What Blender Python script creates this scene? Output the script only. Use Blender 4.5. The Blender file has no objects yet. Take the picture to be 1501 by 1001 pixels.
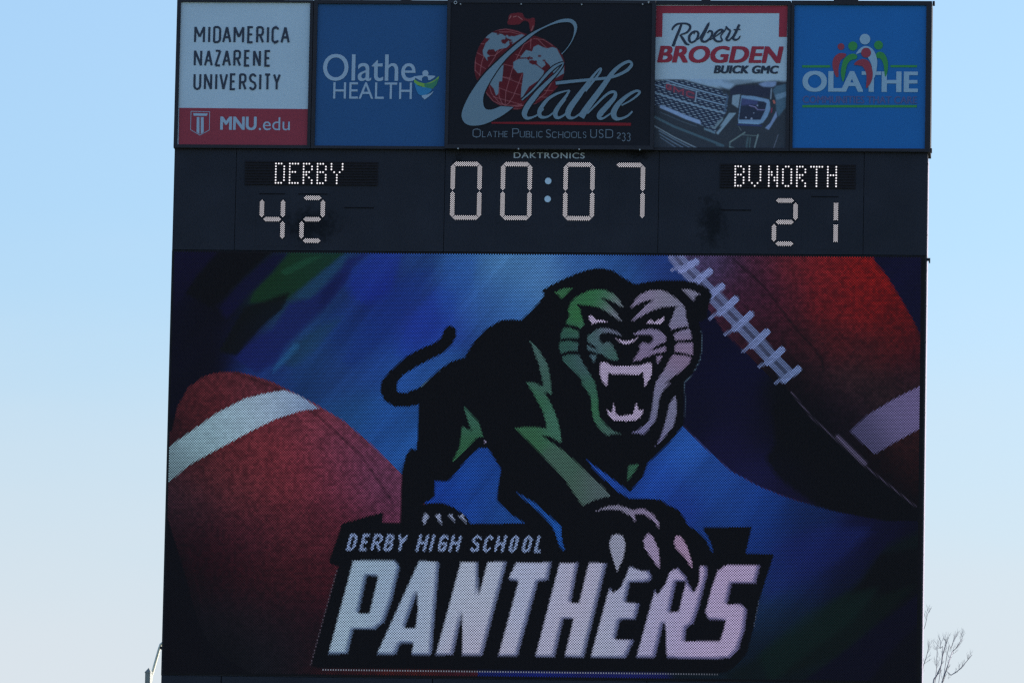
import bpy, bmesh, math, random
import numpy as np
from mathutils import Vector, Euler
from mathutils.geometry import tessellate_polygon

# ---------------------------------------------------------------- camera, world, sun, exposure
S = bpy.context.scene
C = S.collection
ZTOP = 18.36                       # height of the top edge of the video display
CAM_LOC = Vector((8.25199836, -109.539106, ZTOP - 16.6598816))
CAM_ROT = Euler((1.70967233, -0.0192591832, 0.0769926501), 'XYZ')
FPX, W0, H0 = 11200.0, 1501.0, 1001.0
cam_d = bpy.data.cameras.new('camera'); cam = bpy.data.objects.new('camera', cam_d); C.objects.link(cam)
cam.location = CAM_LOC; cam.rotation_euler = CAM_ROT
cam_d.sensor_width = 36; cam_d.lens = FPX * 36 / W0
cam_d.clip_start = 1; cam_d.clip_end = 5000
S.camera = cam

SUN_EL, SUN_AZ = 16.0, 66.0        # azimuth clockwise from +Y (behind the board, to the right)
w = bpy.data.worlds.new('World'); S.world = w; w.use_nodes = True
nt = w.node_tree; nt.nodes.clear()
sky = nt.nodes.new('ShaderNodeTexSky'); sky.sky_type = 'NISHITA'; sky.sun_disc = False
sky.sun_elevation = math.radians(SUN_EL); sky.sun_rotation = math.radians(SUN_AZ)
sky.air_density = 1.0; sky.dust_density = 2.0; sky.ozone_density = 3.6; sky.altitude = 0
bg = nt.nodes.new('ShaderNodeBackground'); bg.inputs['Strength'].default_value = 0.15
wo = nt.nodes.new('ShaderNodeOutputWorld')
# pale veil of haze low down, the same all the way round the horizon
tcw = nt.nodes.new('ShaderNodeTexCoord'); sxyz = nt.nodes.new('ShaderNodeSeparateXYZ')
nzw = nt.nodes.new('ShaderNodeTexNoise'); nzw.inputs['Scale'].default_value = 14; nzw.inputs['Detail'].default_value = 3
mpw = nt.nodes.new('ShaderNodeMapping'); mpw.inputs['Scale'].default_value = (1, 1, 4)
adw = nt.nodes.new('ShaderNodeMath'); adw.operation = 'MULTIPLY_ADD'; adw.inputs[1].default_value = .022
mrw = nt.nodes.new('ShaderNodeMapRange'); mrw.interpolation_type = 'SMOOTHSTEP'
mrw.inputs[1].default_value = .168; mrw.inputs[2].default_value = .092; mrw.inputs[3].default_value = 0; mrw.inputs[4].default_value = .92
mxw = nt.nodes.new('ShaderNodeMix'); mxw.data_type = 'RGBA'; mxw.inputs[7].default_value = (2.80, 2.99, 3.2, 1)
nt.links.new(tcw.outputs['Generated'], sxyz.inputs[0]); nt.links.new(tcw.outputs['Generated'], mpw.inputs['Vector'])
nt.links.new(mpw.outputs[0], nzw.inputs['Vector']); nt.links.new(nzw.outputs[0], adw.inputs[0]); nt.links.new(sxyz.outputs['Z'], adw.inputs[2])
nt.links.new(adw.outputs[0], mrw.inputs[0]); nt.links.new(mrw.outputs[0], mxw.inputs[0]); nt.links.new(sky.outputs[0], mxw.inputs[6])
nt.links.new(mxw.outputs[2], bg.inputs[0]); nt.links.new(bg.outputs[0], wo.inputs[0])
sd = bpy.data.lights.new('sun', 'SUN'); sd.energy = 4.5; sd.angle = math.radians(0.5); sd.color = (1, .95, .88)
sun = bpy.data.objects.new('sun', sd); C.objects.link(sun)
_az, _el = math.radians(SUN_AZ), math.radians(SUN_EL)
sdir = Vector((math.sin(_az) * math.cos(_el), math.cos(_az) * math.cos(_el), math.sin(_el)))
sun.rotation_euler = sdir.to_track_quat('Z', 'Y').to_euler(); sun.location = sdir * 60
S.view_settings.view_transform = 'Standard'; S.view_settings.look = 'None'
EXPOSURE = 0.80; S.view_settings.exposure = EXPOSURE; S.view_settings.gamma = 1.0; S.view_settings.use_curve_mapping = False
S.render.engine = 'CYCLES'; S.cycles.use_denoising = False
S.cycles.pixel_filter_type = 'BLACKMAN_HARRIS'; S.cycles.filter_width = 1.42
S.cycles.max_bounces = 5; S.cycles.diffuse_bounces = 3

rng = random.Random(7)
nrng = np.random.RandomState(5)

# ---------------------------------------------------------------- survey: photo measurements -> metres on the board
_R = np.array(CAM_ROT.to_matrix())
_c = np.array(CAM_LOC)
def surv(pts, d=0.0):
    """measured points (in the 1501x1001 survey units) -> world points on the plane d metres in front of the board"""
    p = np.asarray(pts, float).reshape(-1, 2)
    ray = np.stack([(p[:, 0] - W0 / 2) / FPX, -(p[:, 1] - H0 / 2) / FPX, -np.ones(len(p))], 1) @ _R.T
    t = (-d - _c[1]) / ray[:, 1]
    return _c + ray * t[:, None]
def sp(x, y, d=0.0): return surv([(x, y)], d)[0]
def invs(P):
    """world -> survey units"""
    q = (np.asarray(P, float) - _c) @ _R
    return np.stack([W0 / 2 + FPX * q[:, 0] / -q[:, 2], H0 / 2 - FPX * q[:, 1] / -q[:, 2]], 1)
U = 0.00995                        # metres per survey unit on the board

# ---------------------------------------------------------------- materials
def mat(name, col, rough=.6, metal=0., spec=.5, bump=0., bscale=30., var=0., vscale=4.):
    m = bpy.data.materials.new(name); m.use_nodes = True
    n = m.node_tree; b = n.nodes['Principled BSDF']
    b.inputs['Base Color'].default_value = (*col, 1); b.inputs['Roughness'].default_value = rough
    b.inputs['Metallic'].default_value = metal; b.inputs['Specular IOR Level'].default_value = spec
    tc = n.nodes.new('ShaderNodeTexCoord')
    if var:
        nz = n.nodes.new('ShaderNodeTexNoise'); nz.inputs['Scale'].default_value = vscale; nz.inputs['Detail'].default_value = 5
        mp = n.nodes.new('ShaderNodeMapRange'); mp.inputs[1].default_value = .3; mp.inputs[2].default_value = .7
        mp.inputs[3].default_value = 1 - var; mp.inputs[4].default_value = 1 + var
        mx = n.nodes.new('ShaderNodeMix'); mx.data_type = 'RGBA'; mx.blend_type = 'MULTIPLY'; mx.inputs[0].default_value = 1
        mx.inputs[6].default_value = (*col, 1)
        n.links.new(tc.outputs['Object'], nz.inputs['Vector']); n.links.new(nz.outputs[0], mp.inputs[0])
        n.links.new(mp.outputs[0], mx.inputs[7]); n.links.new(mx.outputs[2], b.inputs['Base Color'])
    if bump:
        nb = n.nodes.new('ShaderNodeTexNoise'); nb.inputs['Scale'].default_value = bscale
        bp = n.nodes.new('ShaderNodeBump'); bp.inputs['Strength'].default_value = bump; bp.inputs['Distance'].default_value = .02
        n.links.new(tc.outputs['Object'], nb.inputs['Vector']); n.links.new(nb.outputs[0], bp.inputs['Height'])
        n.links.new(bp.outputs[0], b.inputs['Normal'])
    return m
def mat_led(name, strength=1.0):
    """lamp colour read from the LED's own attribute"""
    m = bpy.data.materials.new(name); m.use_nodes = True
    n = m.node_tree; b = n.nodes['Principled BSDF']
    b.inputs['Base Color'].default_value = (.022, .018, .020, 1); b.inputs['Roughness'].default_value = .9
    b.inputs['Specular IOR Level'].default_value = .1; b.inputs['Emission Strength'].default_value = strength / 2 ** EXPOSURE
    at = n.nodes.new('ShaderNodeAttribute'); at.attribute_name = 'led'
    n.links.new(at.outputs['Color'], b.inputs['Emission Color'])
    return m
def mat_print(name):
    """printed vinyl whose ink colour is stored per point"""
    m = bpy.data.materials.new(name); m.use_nodes = True
    n = m.node_tree; b = n.nodes['Principled BSDF']; b.inputs['Roughness'].default_value = .55
    b.inputs['Specular IOR Level'].default_value = .25
    at = n.nodes.new('ShaderNodeAttribute'); at.attribute_name = 'ink'
    n.links.new(at.outputs['Color'], b.inputs['Base Color'])
    return m
def mat_emit(name, col, s):
    m = bpy.data.materials.new(name); m.use_nodes = True
    n = m.node_tree; n.nodes.clear()
    e = n.nodes.new('ShaderNodeEmission'); e.inputs[0].default_value = (*col, 1); e.inputs[1].default_value = s / 2 ** EXPOSURE
    o = n.nodes.new('ShaderNodeOutputMaterial'); n.links.new(e.outputs[0], o.inputs[0]); return m
def vinyl(name, col, **k):
    k.setdefault('rough', .55); k.setdefault('spec', .25); k.setdefault('var', .04); k.setdefault('vscale', 1.2)
    return mat(name, col, **k)

M = {}
M['paint'] = mat('cabinet_paint', (.031, .032, .043), rough=.7, spec=.15, var=.12, vscale=1.5)
M['paint_dark'] = mat('dark_paint', (.030, .028, .032), rough=.7, spec=.2, var=.1)
M['frame'] = mat('frame_paint', (.024, .022, .030), rough=.55, spec=.3, var=.1)
M['mask'] = mat('display_mask', (.022, .018, .020), rough=.9, spec=.1)
M['louvre'] = mat('louvre_black', (.030, .027, .032), rough=.9, spec=.1)
M['gasket'] = mat('gasket_black', (.012, .011, .013), rough=.9, spec=.1)
M['led'] = mat_led('led_lamps', 1.0)
M['ledw'] = mat_emit('white_led_lamp', (.86, .83, .90), 1.3)
M['ledc'] = mat_emit('caption_led_lamp', (.96, .94, 1.0), 1.4)
M['alu'] = mat('bare_aluminium', (.24, .22, .29), rough=.6, metal=.0, var=.06)
M['bolt'] = mat('bolt_zinc', (.45, .45, .45), rough=.5, metal=.3)
M['white'] = vinyl('white_vinyl', (.64, .75, .84))
M['navy'] = vinyl('navy_ink', (.045, .055, .085))
M['red_band'] = vinyl('red_ink', (.40, .05, .075))
M['blue2'] = vinyl('blue_vinyl', (.028, .115, .29))
M['blue5'] = vinyl('bright_blue_vinyl', (.016, .175, .50))
M['pale'] = vinyl('pale_ink', (.46, .57, .70))
M['black_v'] = vinyl('black_vinyl', (.019, .018, .024), spec=.12)
M['grey_ink'] = vinyl('grey_ink', (.22, .31, .38))
M['grey_ink2'] = vinyl('fine_grey_ink', (.19, .23, .28))
M['darkred'] = vinyl('dark_red_ink', (.30, .012, .02))
M['red_ink'] = vinyl('bright_red_ink', (.46, .042, .07))
M['green_ink'] = vinyl('green_ink', (.06, .34, .09))
M['logo_red'] = vinyl('logo_red_ink', (.42, .06, .09))
M['dim_red'] = vinyl('dim_red_ink', (.12, .14, .33))
M['white5'] = vinyl('white_ink', (.40, .56, .70))
M['makers'] = vinyl('makers_mark_ink', (.60, .66, .74))
M['disc'] = vinyl('white_lens', (.66, .82, .95))
M['print'] = mat_print('printed_picture')
M['steel'] = mat('galvanised_steel', (.30, .31, .29), rough=.6, metal=.0, var=.12, vscale=6)
M['cream'] = mat('cream_paint', (.78, .78, .66), rough=.5, var=.08)
M['bark'] = mat('grey_bark', (.30, .27, .30), rough=.95, spec=.1, var=.3, vscale=8)
M['grass'] = mat('dry_grass', (.07, .09, .035), rough=.95, spec=.1, var=.4, vscale=.4, bump=.4, bscale=12)

# ---------------------------------------------------------------- helpers
def put(name, me, parent=None):
    o = bpy.data.objects.new(name, me); C.objects.link(o)
    if parent is not None:
        o.parent = parent
        par = parent; loc = Vector((0, 0, 0))
        while par is not None: loc += par.location; par = par.parent
        o.matrix_parent_inverse.identity()
        o.location = (0, 0, 0)
        me.transform(__import__('mathutils').Matrix.Translation(-loc))
    return o
def tag(o, label=None, cat=None, group=None, kind=None):
    if label: o['label'] = label
    if cat: o['category'] = cat
    if group: o['group'] = group
    if kind: o['kind'] = kind
    return o
def empty(name, loc, label, cat, group=None):
    o = bpy.data.objects.new(name, None); C.objects.link(o); o.location = loc; o.empty_display_size = .3
    return tag(o, label, cat, group)

class MB:
    """collects vertices and faces of one mesh"""
    def __init__(s): s.v = []; s.f = []; s.mi = []
    def add(s, vs, fs, mi=0):
        k = len(s.v); s.v += [tuple(map(float, p)) for p in vs]; s.f += [tuple(k + i for i in f) for f in fs]; s.mi += [mi] * len(fs)
    def box(s, x0, x1, y0, y1, z0, z1, mi=0):
        vs = [(x, y, z) for z in (z0, z1) for y in (y0, y1) for x in (x0, x1)]
        s.add(vs, [(0, 1, 5, 4), (1, 3, 7, 5), (3, 2, 6, 7), (2, 0, 4, 6), (4, 5, 7, 6), (2, 3, 1, 0)], mi)
    def quadbox(s, q, d0, d1, mi=0):
        """four survey corners TL TR BR BL extruded from d0 (back) to d1 (front) metres before the board"""
        a = surv(q, d1); b = a.copy(); b[:, 1] = -d0
        # keep the block square to the board: the back is straight behind the front
        vs = np.vstack([a, b])
        s.add(vs, [(3, 2, 1, 0), (4, 5, 6, 7), (0, 1, 5, 4), (1, 2, 6, 5), (2, 3, 7, 6), (3, 0, 4, 7)], mi)
    def prism(s, poly, d0, d1, mi=0, world=False):
        a = np.asarray(poly, float) if world else surv(poly, d1)
        if world: a = a.copy(); a[:, 1] = -d1
        # orientation
        ar = np.sum(a[:, 0] * np.roll(a[:, 2], -1) - np.roll(a[:, 0], -1) * a[:, 2])
        if ar < 0: a = a[::-1]
        n = len(a); b = a.copy(); b[:, 1] = -d0
        s.add(np.vstack([a, b]), [tuple(range(n))] + [(i, n + i, n + (i + 1) % n, (i + 1) % n) for i in range(n)], mi)
    def sheet(s, poly, d, holes=(), mi=0):
        loops = [[Vector(p) for p in surv(poly, d)]] + [[Vector(p) for p in surv(h, d)] for h in holes]
        tris = tessellate_polygon([[Vector((p.x, p.z, 0)) for p in l] for l in loops])
        flat = [p for l in loops for p in l]
        fs = []
        for a, b, c in tris:
            pa, pb, pc = flat[a], flat[b], flat[c]
            cr = (pb.x - pa.x) * (pc.z - pa.z) - (pb.z - pa.z) * (pc.x - pa.x)
            fs.append((a, b, c) if cr > 0 else (a, c, b))
        s.add(flat, fs, mi)
    def strip(s, pts, wid, d, mi=0, closed=False, caps=True):
        """mitred ribbon along survey points, wid = width(s) in survey units"""
        p = np.asarray(pts, float)
        if closed: p = np.vstack([p[-1], p, p[0], p[1]])
        n = len(p); wv = np.full(n, float(wid)) if np.isscalar(wid) else np.asarray(wid, float)
        if n < 2: return
        t = np.diff(p, axis=0); t /= np.maximum(np.linalg.norm(t, axis=1, keepdims=True), 1e-9)
        nn = np.stack([-t[:, 1], t[:, 0]], 1)
        L = []; Rr = []
        for i in range(n):
            if i == 0: m = nn[0]
            elif i == n - 1: m = nn[-1]
            else:
                m = nn[i - 1] + nn[i]; l = np.linalg.norm(m)
                m = nn[i] if l < .3 else m / l
                m = m / max(.5, float(m @ nn[i]))
            L.append(p[i] + m * wv[i] / 2); Rr.append(p[i] - m * wv[i] / 2)
        if closed: L = L[1:-1]; Rr = Rr[1:-1]; n = len(L)
        vs = surv(L + Rr, d)
        if n > 12: vs[:, 1] -= np.tile(np.arange(n) * 3e-5, 2)   # a ribbon that crosses itself must not touch itself
        fs = []
        for i in range(n - 1):
            fs.append((i, i + 1, n + i + 1, n + i))
        s.add(vs, fs, mi)
    def disc(s, x, y, r, d, mi=0, n=28, ry=None):
        a = np.linspace(0, 2 * math.pi, n, endpoint=False)
        s.sheet([(x + r * math.cos(t), y + (ry or r) * math.sin(t)) for t in a], d, mi=mi)
    def tube(s, pts, rad, n=8, mi=0, cap=True):
        pts = [Vector(p) for p in pts]; k = len(pts)
        rad = [rad] * k if np.isscalar(rad) else rad
        vs = []; prev = None
        for i, p in enumerate(pts):
            t = (pts[min(i + 1, k - 1)] - pts[max(i - 1, 0)]).normalized()
            if prev is None: a = t.orthogonal().normalized()
            else: a = (prev - t * prev.dot(t)).normalized()
            prev = a; b = t.cross(a)
            for j in range(n):
                th = 2 * math.pi * j / n; vs.append(p + (a * math.cos(th) + b * math.sin(th)) * rad[i])
        fs = [(i * n + j, i * n + (j + 1) % n, (i + 1) * n + (j + 1) % n, (i + 1) * n + j) for i in range(k - 1) for j in range(n)]
        if cap: fs += [tuple(range(n))[::-1], tuple((k - 1) * n + j for j in range(n))]
        s.add(vs, fs, mi)
    def build(s, name, mats, parent=None, smooth=False, bevel=0):
        me = bpy.data.meshes.new(name); me.from_pydata(s.v, [], s.f)
        if not isinstance(mats, (list, tuple)): mats = [mats]
        for m in mats: me.materials.append(m)
        if len(mats) > 1: me.polygons.foreach_set('material_index', s.mi)
        if smooth: me.polygons.foreach_set('use_smooth', [True] * len(me.polygons))
        me.update()
        o = put(name, me, parent)
        if bevel:
            b = o.modifiers.new('bevel', 'BEVEL'); b.width = bevel; b.segments = 2; b.limit_method = 'ANGLE'
        return o

DZ = [0.0]
def layer():                       # every overlapping print layer lies a hair above the one before
    DZ[0] += 0.0004; return DZ[0]

# ---- lettering from the built-in font
_fc = {}
def glyphs(s, bold=0.0, space=1.0):
    key = (s, bold, space)
    if key in _fc: return _fc[key]
    cu = bpy.data.curves.new('t', 'FONT'); cu.body = s; cu.offset = bold; cu.space_character = space; cu.resolution_u = 5
    ob = bpy.data.objects.new('t', cu)
    me = bpy.data.meshes.new_from_object(ob)
    v = np.array([x.co[:2] for x in me.vertices]); f = [tuple(p.vertices) for p in me.polygons]
    bpy.data.meshes.remove(me); bpy.data.objects.remove(ob); bpy.data.curves.remove(cu)
    _fc[key] = (v, f); return v, f
def text(mb, s, x0, x1, yt, yb, d, bold=0.0, shear=0.0, space=1.0, mi=0, y1t=None):
    """fits the word's bounding box between survey x0..x1 (measured at its left end) and rows yt..yb"""
    v, f = glyphs(s, 0.0, space)
    bd = bold * 30; x0 += bd; x1 -= bd
    v = v.copy(); mn = v.min(0); mx = v.max(0); v = (v - mn) / (mx - mn)
    P0 = sp(x0, yb, d); Pt = sp(x0, yt, d); P1 = sp(x1, yb, d)
    wx = (P1[0] - P0[0]); hz = Pt[2] - P0[2]
    wx -= shear * hz
    X = P0[0] + v[:, 0] * wx + v[:, 1] * hz * shear; Z = P0[2] + v[:, 1] * hz
    offs = [(0, 0)]
    if bd > 0:
        offs = [(i * .5 * U * bd, j * U * bd * .45) for i in ((-2, -1, 0, 1, 2) if bd > .8 else (-2, 0, 2)) for j in ((-1, 1) if bd > .8 else (0,))]
    for k, (ox, oz) in enumerate(offs):     # heavy letters are laid up from several cuts of the same film
        mb.add(np.stack([X + ox, np.full(len(X), -d - k * .0002), Z + oz], 1), f, mi)

# ---- stroke lettering (condensed technical capitals), unit box 0..1 wide, 0..1 high (y up)
def arc(cx, cy, rx, ry, a0, a1, n=7):
    return [(cx + rx * math.cos(math.radians(a0 + (a1 - a0) * i / n)), cy + ry * math.sin(math.radians(a0 + (a1 - a0) * i / n))) for i in range(n + 1)]
def rr(x0, y0, x1, y1, r=.32, ry=.2):   # rounded closed box
    return arc(x1 - r, y1 - ry, r, ry, 0, 90) + arc(x0 + r, y1 - ry, r, ry, 90, 180) + arc(x0 + r, y0 + ry, r, ry, 180, 270) + arc(x1 - r, y0 + ry, r, ry, 270, 360)
def bowl(x1, y0, y1, r=.4, ry=.16):
    return [(0, y1)] + arc(x1 - r, y1 - ry, r, ry, 90, 0, 5) + arc(x1 - r, y0 + ry, r, ry, 0, -90, 5) + [(0, y0)]
SF = {
 'A': [[(0, 0), (.5, 1), (1, 0)], [(.18, .33), (.82, .33)]],
 'B': [[(0, 0), (0, 1)], bowl(.9, .53, 1), bowl(1, 0, .53)],
 'C': [arc(.5, .78, .5, .22, 20, 90, 5) + arc(.5, .78, .5, .22, 90, 180, 5) + arc(.5, .22, .5, .22, 180, 270, 5) + arc(.5, .22, .5, .22, 270, 340, 5)],
 'D': [[(0, 0), (0, 1)], bowl(1, 0, 1, .5, .22)],
 'E': [[(1, 1), (0, 1), (0, 0), (1, 0)], [(0, .52), (.85, .52)]],
 'G': [arc(.5, .78, .5, .22, 20, 90, 5) + arc(.5, .78, .5, .22, 90, 180, 5) + arc(.5, .22, .5, .22, 180, 270, 5) + arc(.5, .22, .5, .22, 270, 360, 5) + [(1, .46), (.55, .46)]],
 'H': [[(0, 0), (0, 1)], [(1, 0), (1, 1)], [(0, .52), (1, .52)]],
 'I': [[(.5, 0), (.5, 1)]],
 'K': [[(0, 0), (0, 1)], [(.95, 1), (.05, .42)], [(.3, .58), (1, 0)]],
 'L': [[(0, 1), (0, 0), (1, 0)]],
 'M': [[(0, 0), (0, 1), (.5, .35), (1, 1), (1, 0)]],
 'N': [[(0, 0), (0, 1), (1, 0), (1, 1)]],
 'O': ['c', rr(0, 0, 1, 1, .5, .24)],
 'P': [[(0, 0), (0, 1)], bowl(1, .45, 1)],
 'R': [[(0, 0), (0, 1)], bowl(.95, .48, 1), [(.5, .48), (1, 0)]],
 'S': [arc(.5, .77, .5, .23, 20, 180, 8) + [(.02, .7)] + [(.2, .56), (.8, .44)] + arc(.5, .23, .5, .23, 10, -160, 8)],
 'T': [[(0, 1), (1, 1)], [(.5, 1), (.5, 0)]],
 'U': [[(0, 1)] + arc(.5, .24, .5, .24, 180, 360, 10) + [(1, 1)]],
 'V': [[(0, 1), (.5, 0), (1, 1)]],
 'Y': [[(0, 1), (.5, .45), (1, 1)], [(.5, .45), (.5, 0)]],
 'Z': [[(0, 1), (1, 1), (0, 0), (1, 0)]],
 '2': [arc(.5, .74, .5, .26, 160, -20, 8) + [(0, 0), (1, 0)]],
 '3': [arc(.45, .76, .45, .24, 150, -80, 8), arc(.45, .26, .5, .28, 80, -150, 8)],
 'D2': [[(0, 0), (0, 1), (.75, 1), (1, .75), (1, .25), (.75, 0), (0, 0)]],
}
def stroke_word(mb, s, xs, yt, yb, wd, d, shear=0., serif=0., mi=0, thin=None, slope=0.):
    """s letters at measured (x0,x1) spans; strokes are centred inside the spans"""
    k = 0
    yt0, yb0 = yt, yb
    for ch, (x0, x1) in zip(s.replace(' ', ''), xs):
        yt = yt0 + slope * (x0 - xs[0][0]); yb = yb0 + slope * (x0 - xs[0][0])
        P0 = sp(x0 + wd / 2, yb - wd / 2, d); Pt = sp(x0 + wd / 2, yt + wd / 2, d); P1 = sp(x1 - wd / 2, yb - wd / 2, d)
        strokes = SF[ch]; closed = False
        if strokes[0] == 'c': closed = True; strokes = strokes[1:]
        hz = Pt[2] - P0[2]; wx = max(P1[0] - P0[0], 1e-4)
        for st in strokes:
            st = np.array(st, float)
            wpts = np.stack([P0[0] + st[:, 0] * wx + st[:, 1] * hz * shear, np.full(len(st), -d), P0[2] + st[:, 1] * hz], 1)
            ww = wd
            if len(wpts) > 2 and not closed:
                seg = np.diff(wpts[:, [0, 2]], axis=0); seg /= np.maximum(np.linalg.norm(seg, axis=1, keepdims=True), 1e-9)
                cut = [i + 1 for i in range(len(seg) - 1) if seg[i] @ seg[i + 1] < -.25]
                if cut:
                    last = 0
                    for cidx in cut + [len(wpts) - 1]:
                        q = invs(wpts[last:cidx + 1]); mb.strip(q, wd, d + k * .00025, mi); k += 1; last = cidx
                    continue
            if thin and len(st) == 2 and abs(st[0, 1] - st[1, 1]) < .01: ww = thin
            q = invs(wpts)
            if not closed and len(st) <= 4 and not serif:   # square the stroke ends outward a little
                pass
            mb.strip(q, ww, d + k * .00025, mi, closed=closed); k += 1
            if serif and not closed:
                for e in (0, -1):
                    if abs(st[e, 1]) < .01 or abs(st[e, 1] - 1) < .01:
                        if len(st) > 1 and abs(st[e, 1] - st[1 if e == 0 else -2, 1]) > .15:
                            x, y = q[e]; mb.strip([(x - serif, y), (x + serif, y)], max(.7, wd * .55), d + k * .00025, mi); k += 1
def spans(x, ws, gap):
    out = []
    for wv in ws: out.append((x, x + wv)); x += wv + gap
    return out
def smooth(pts, k=4, closed=False):
    p = np.asarray(pts, float); n = len(p); out = []
    rg = range(n) if closed else range(n - 1)
    for i in rg:
        a, b, c, e = (p[(i - 1) % n], p[i], p[(i + 1) % n], p[(i + 2) % n]) if closed else (p[max(i - 1, 0)], p[i], p[i + 1], p[min(i + 2, n - 1)])
        for j in range(k):
            t = j / k
            out.append(.5 * ((2 * b) + (-a + c) * t + (2 * a - 5 * b + 4 * c - e) * t * t + (-a + 3 * b - 3 * c + e) * t ** 3))
    if not closed: out.append(p[-1])
    return np.array(out)

# ---- raster helpers for the LED picture and the printed pictures
def inpoly(P, poly):
    poly = np.asarray(poly, float); x, y = P[:, 0], P[:, 1]
    res = np.zeros(len(P), bool)
    bb = (x >= poly[:, 0].min()) & (x <= poly[:, 0].max()) & (y >= poly[:, 1].min()) & (y <= poly[:, 1].max())
    idx = np.nonzero(bb)[0]
    if not len(idx): return res
    px, py = x[idx], y[idx]; r = np.zeros(len(idx), bool)
    x1, y1 = poly[-1]
    for x2, y2 in poly:
        if y1 != y2:
            c = ((y2 > py) != (y1 > py)) & (px < (x1 - x2) * (py - y2) / (y1 - y2) + x2)
            r ^= c
        x1, y1 = x2, y2
    res[idx] = r; return res
def cover(P, poly, r=.9, holes=()):
    a = np.zeros(len(P))
    for dx, dy in ((-r, -r / 2), (r, r / 2), (-r / 2, r), (r / 2, -r)):
        m = inpoly(P + (dx, dy), poly)
        for h in holes: m &= ~inpoly(P + (dx, dy), h)
        a += m
    return a / 4
def segdist(P, a, b):
    a = np.array(a, float); b = np.array(b, float); ab = b - a
    t = np.clip(((P - a) @ ab) / max(ab @ ab, 1e-9), 0, 1)
    return np.linalg.norm(P - (a + t[:, None] * ab), axis=1)
def linedist(P, pts):
    d = np.full(len(P), 1e9)
    for a, b in zip(pts[:-1], pts[1:]): d = np.minimum(d, segdist(P, a, b))
    return d
def vnoise(x, y, seed=0):
    xi = np.floor(x).astype(int); yi = np.floor(y).astype(int); fx = x - xi; fy = y - yi
    fx = fx * fx * (3 - 2 * fx); fy = fy * fy * (3 - 2 * fy)
    def h(a, b):
        n = (a * 374761393 + b * 668265263 + seed * 974634777) & 0x7fffffff
        n = ((n ^ (n >> 13)) * 1274126177) & 0x7fffffff
        return ((n ^ (n >> 16)) & 0xffff) / 65535.
    return (h(xi, yi) * (1 - fx) + h(xi + 1, yi) * fx) * (1 - fy) + (h(xi, yi + 1) * (1 - fx) + h(xi + 1, yi + 1) * fx) * fy
def lin(c):
    c = np.asarray(c, float) / 255.
    return np.where(c <= .04045, c / 12.92, ((c + .055) / 1.055) ** 2.4)
def field(P, samples, sig):
    num = np.zeros((len(P), 3)); den = np.full(len(P), 1e-12)
    for x, y, c in samples:
        wgt = np.exp(-((P[:, 0] - x) ** 2 + (P[:, 1] - y) ** 2) / (2 * sig * sig)) + 1e-9
        num += wgt[:, None] * np.asarray(c, float); den += wgt
    return num / den[:, None]
def over(col, a, c):
    c = np.asarray(c, float)
    if c.ndim == 1: c = c[None, :]
    return col * (1 - a[:, None]) + c * a[:, None]

# ================================================================ SETTING
g = MB(); g.add([(-900, -500, 0), (900, -500, 0), (900, 1500, 0), (-900, 1500, 0)], [(0, 1, 2, 3)])
tag(g.build('ground', M['grass']), kind='structure')

# ================================================================ VIDEO DISPLAY
vd = empty('video_display', (0, 0, ZTOP - 6.3), 'large video screen showing a black panther emblem and two footballs, under the score row', 'video screen')
dq = [(252, 366.9), (1357.9, 375.1), (1350.4, 1002.4), (236, 989.2)]
b = MB(); b.box(-5.5, 5.5, .004, .70, ZTOP - 6.222, ZTOP - .003); b.build('cabinet', M['paint_dark'], vd)
b = MB(); b.box(-5.475, 5.475, -.006, .003, ZTOP - 6.205, ZTOP - .012); b.build('display_mask', M['mask'], vd)
b = MB(); b.box(5.502, 5.510, .03, .69, ZTOP - 6.215, ZTOP - .01); b.build('side_panel', M['alu'], vd)
# lower skirt of blank panels
xs_sk = [-5.5, -4.62, -1.55, 1.55, 4.62, 5.5]
for a0, a1 in zip(xs_sk[:-1], xs_sk[1:]):
    b = MB(); b.box(a0 + .006, a1 - .006, -.012, .68, ZTOP - 6.228 - 1.2, ZTOP - 6.228); b.build('skirt_panel', M['paint'], vd, bevel=.004)

# ---- LED lattice, 37 mm diagonal pitch
PITCH = .0373
x0, z1 = -5.455, ZTOP - .035
nx = int(10.91 / PITCH); nz = int(6.16 / (PITCH / 2))
ii, jj = np.meshgrid(np.arange(nx), np.arange(nz))
LX = x0 + (ii + .5 * (jj % 2)) * PITCH; LZ = z1 - jj * PITCH / 2
LX = LX.ravel(); LZ = LZ.ravel()
P = invs(np.stack([LX, np.zeros(len(LX)), LZ], 1))

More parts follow.
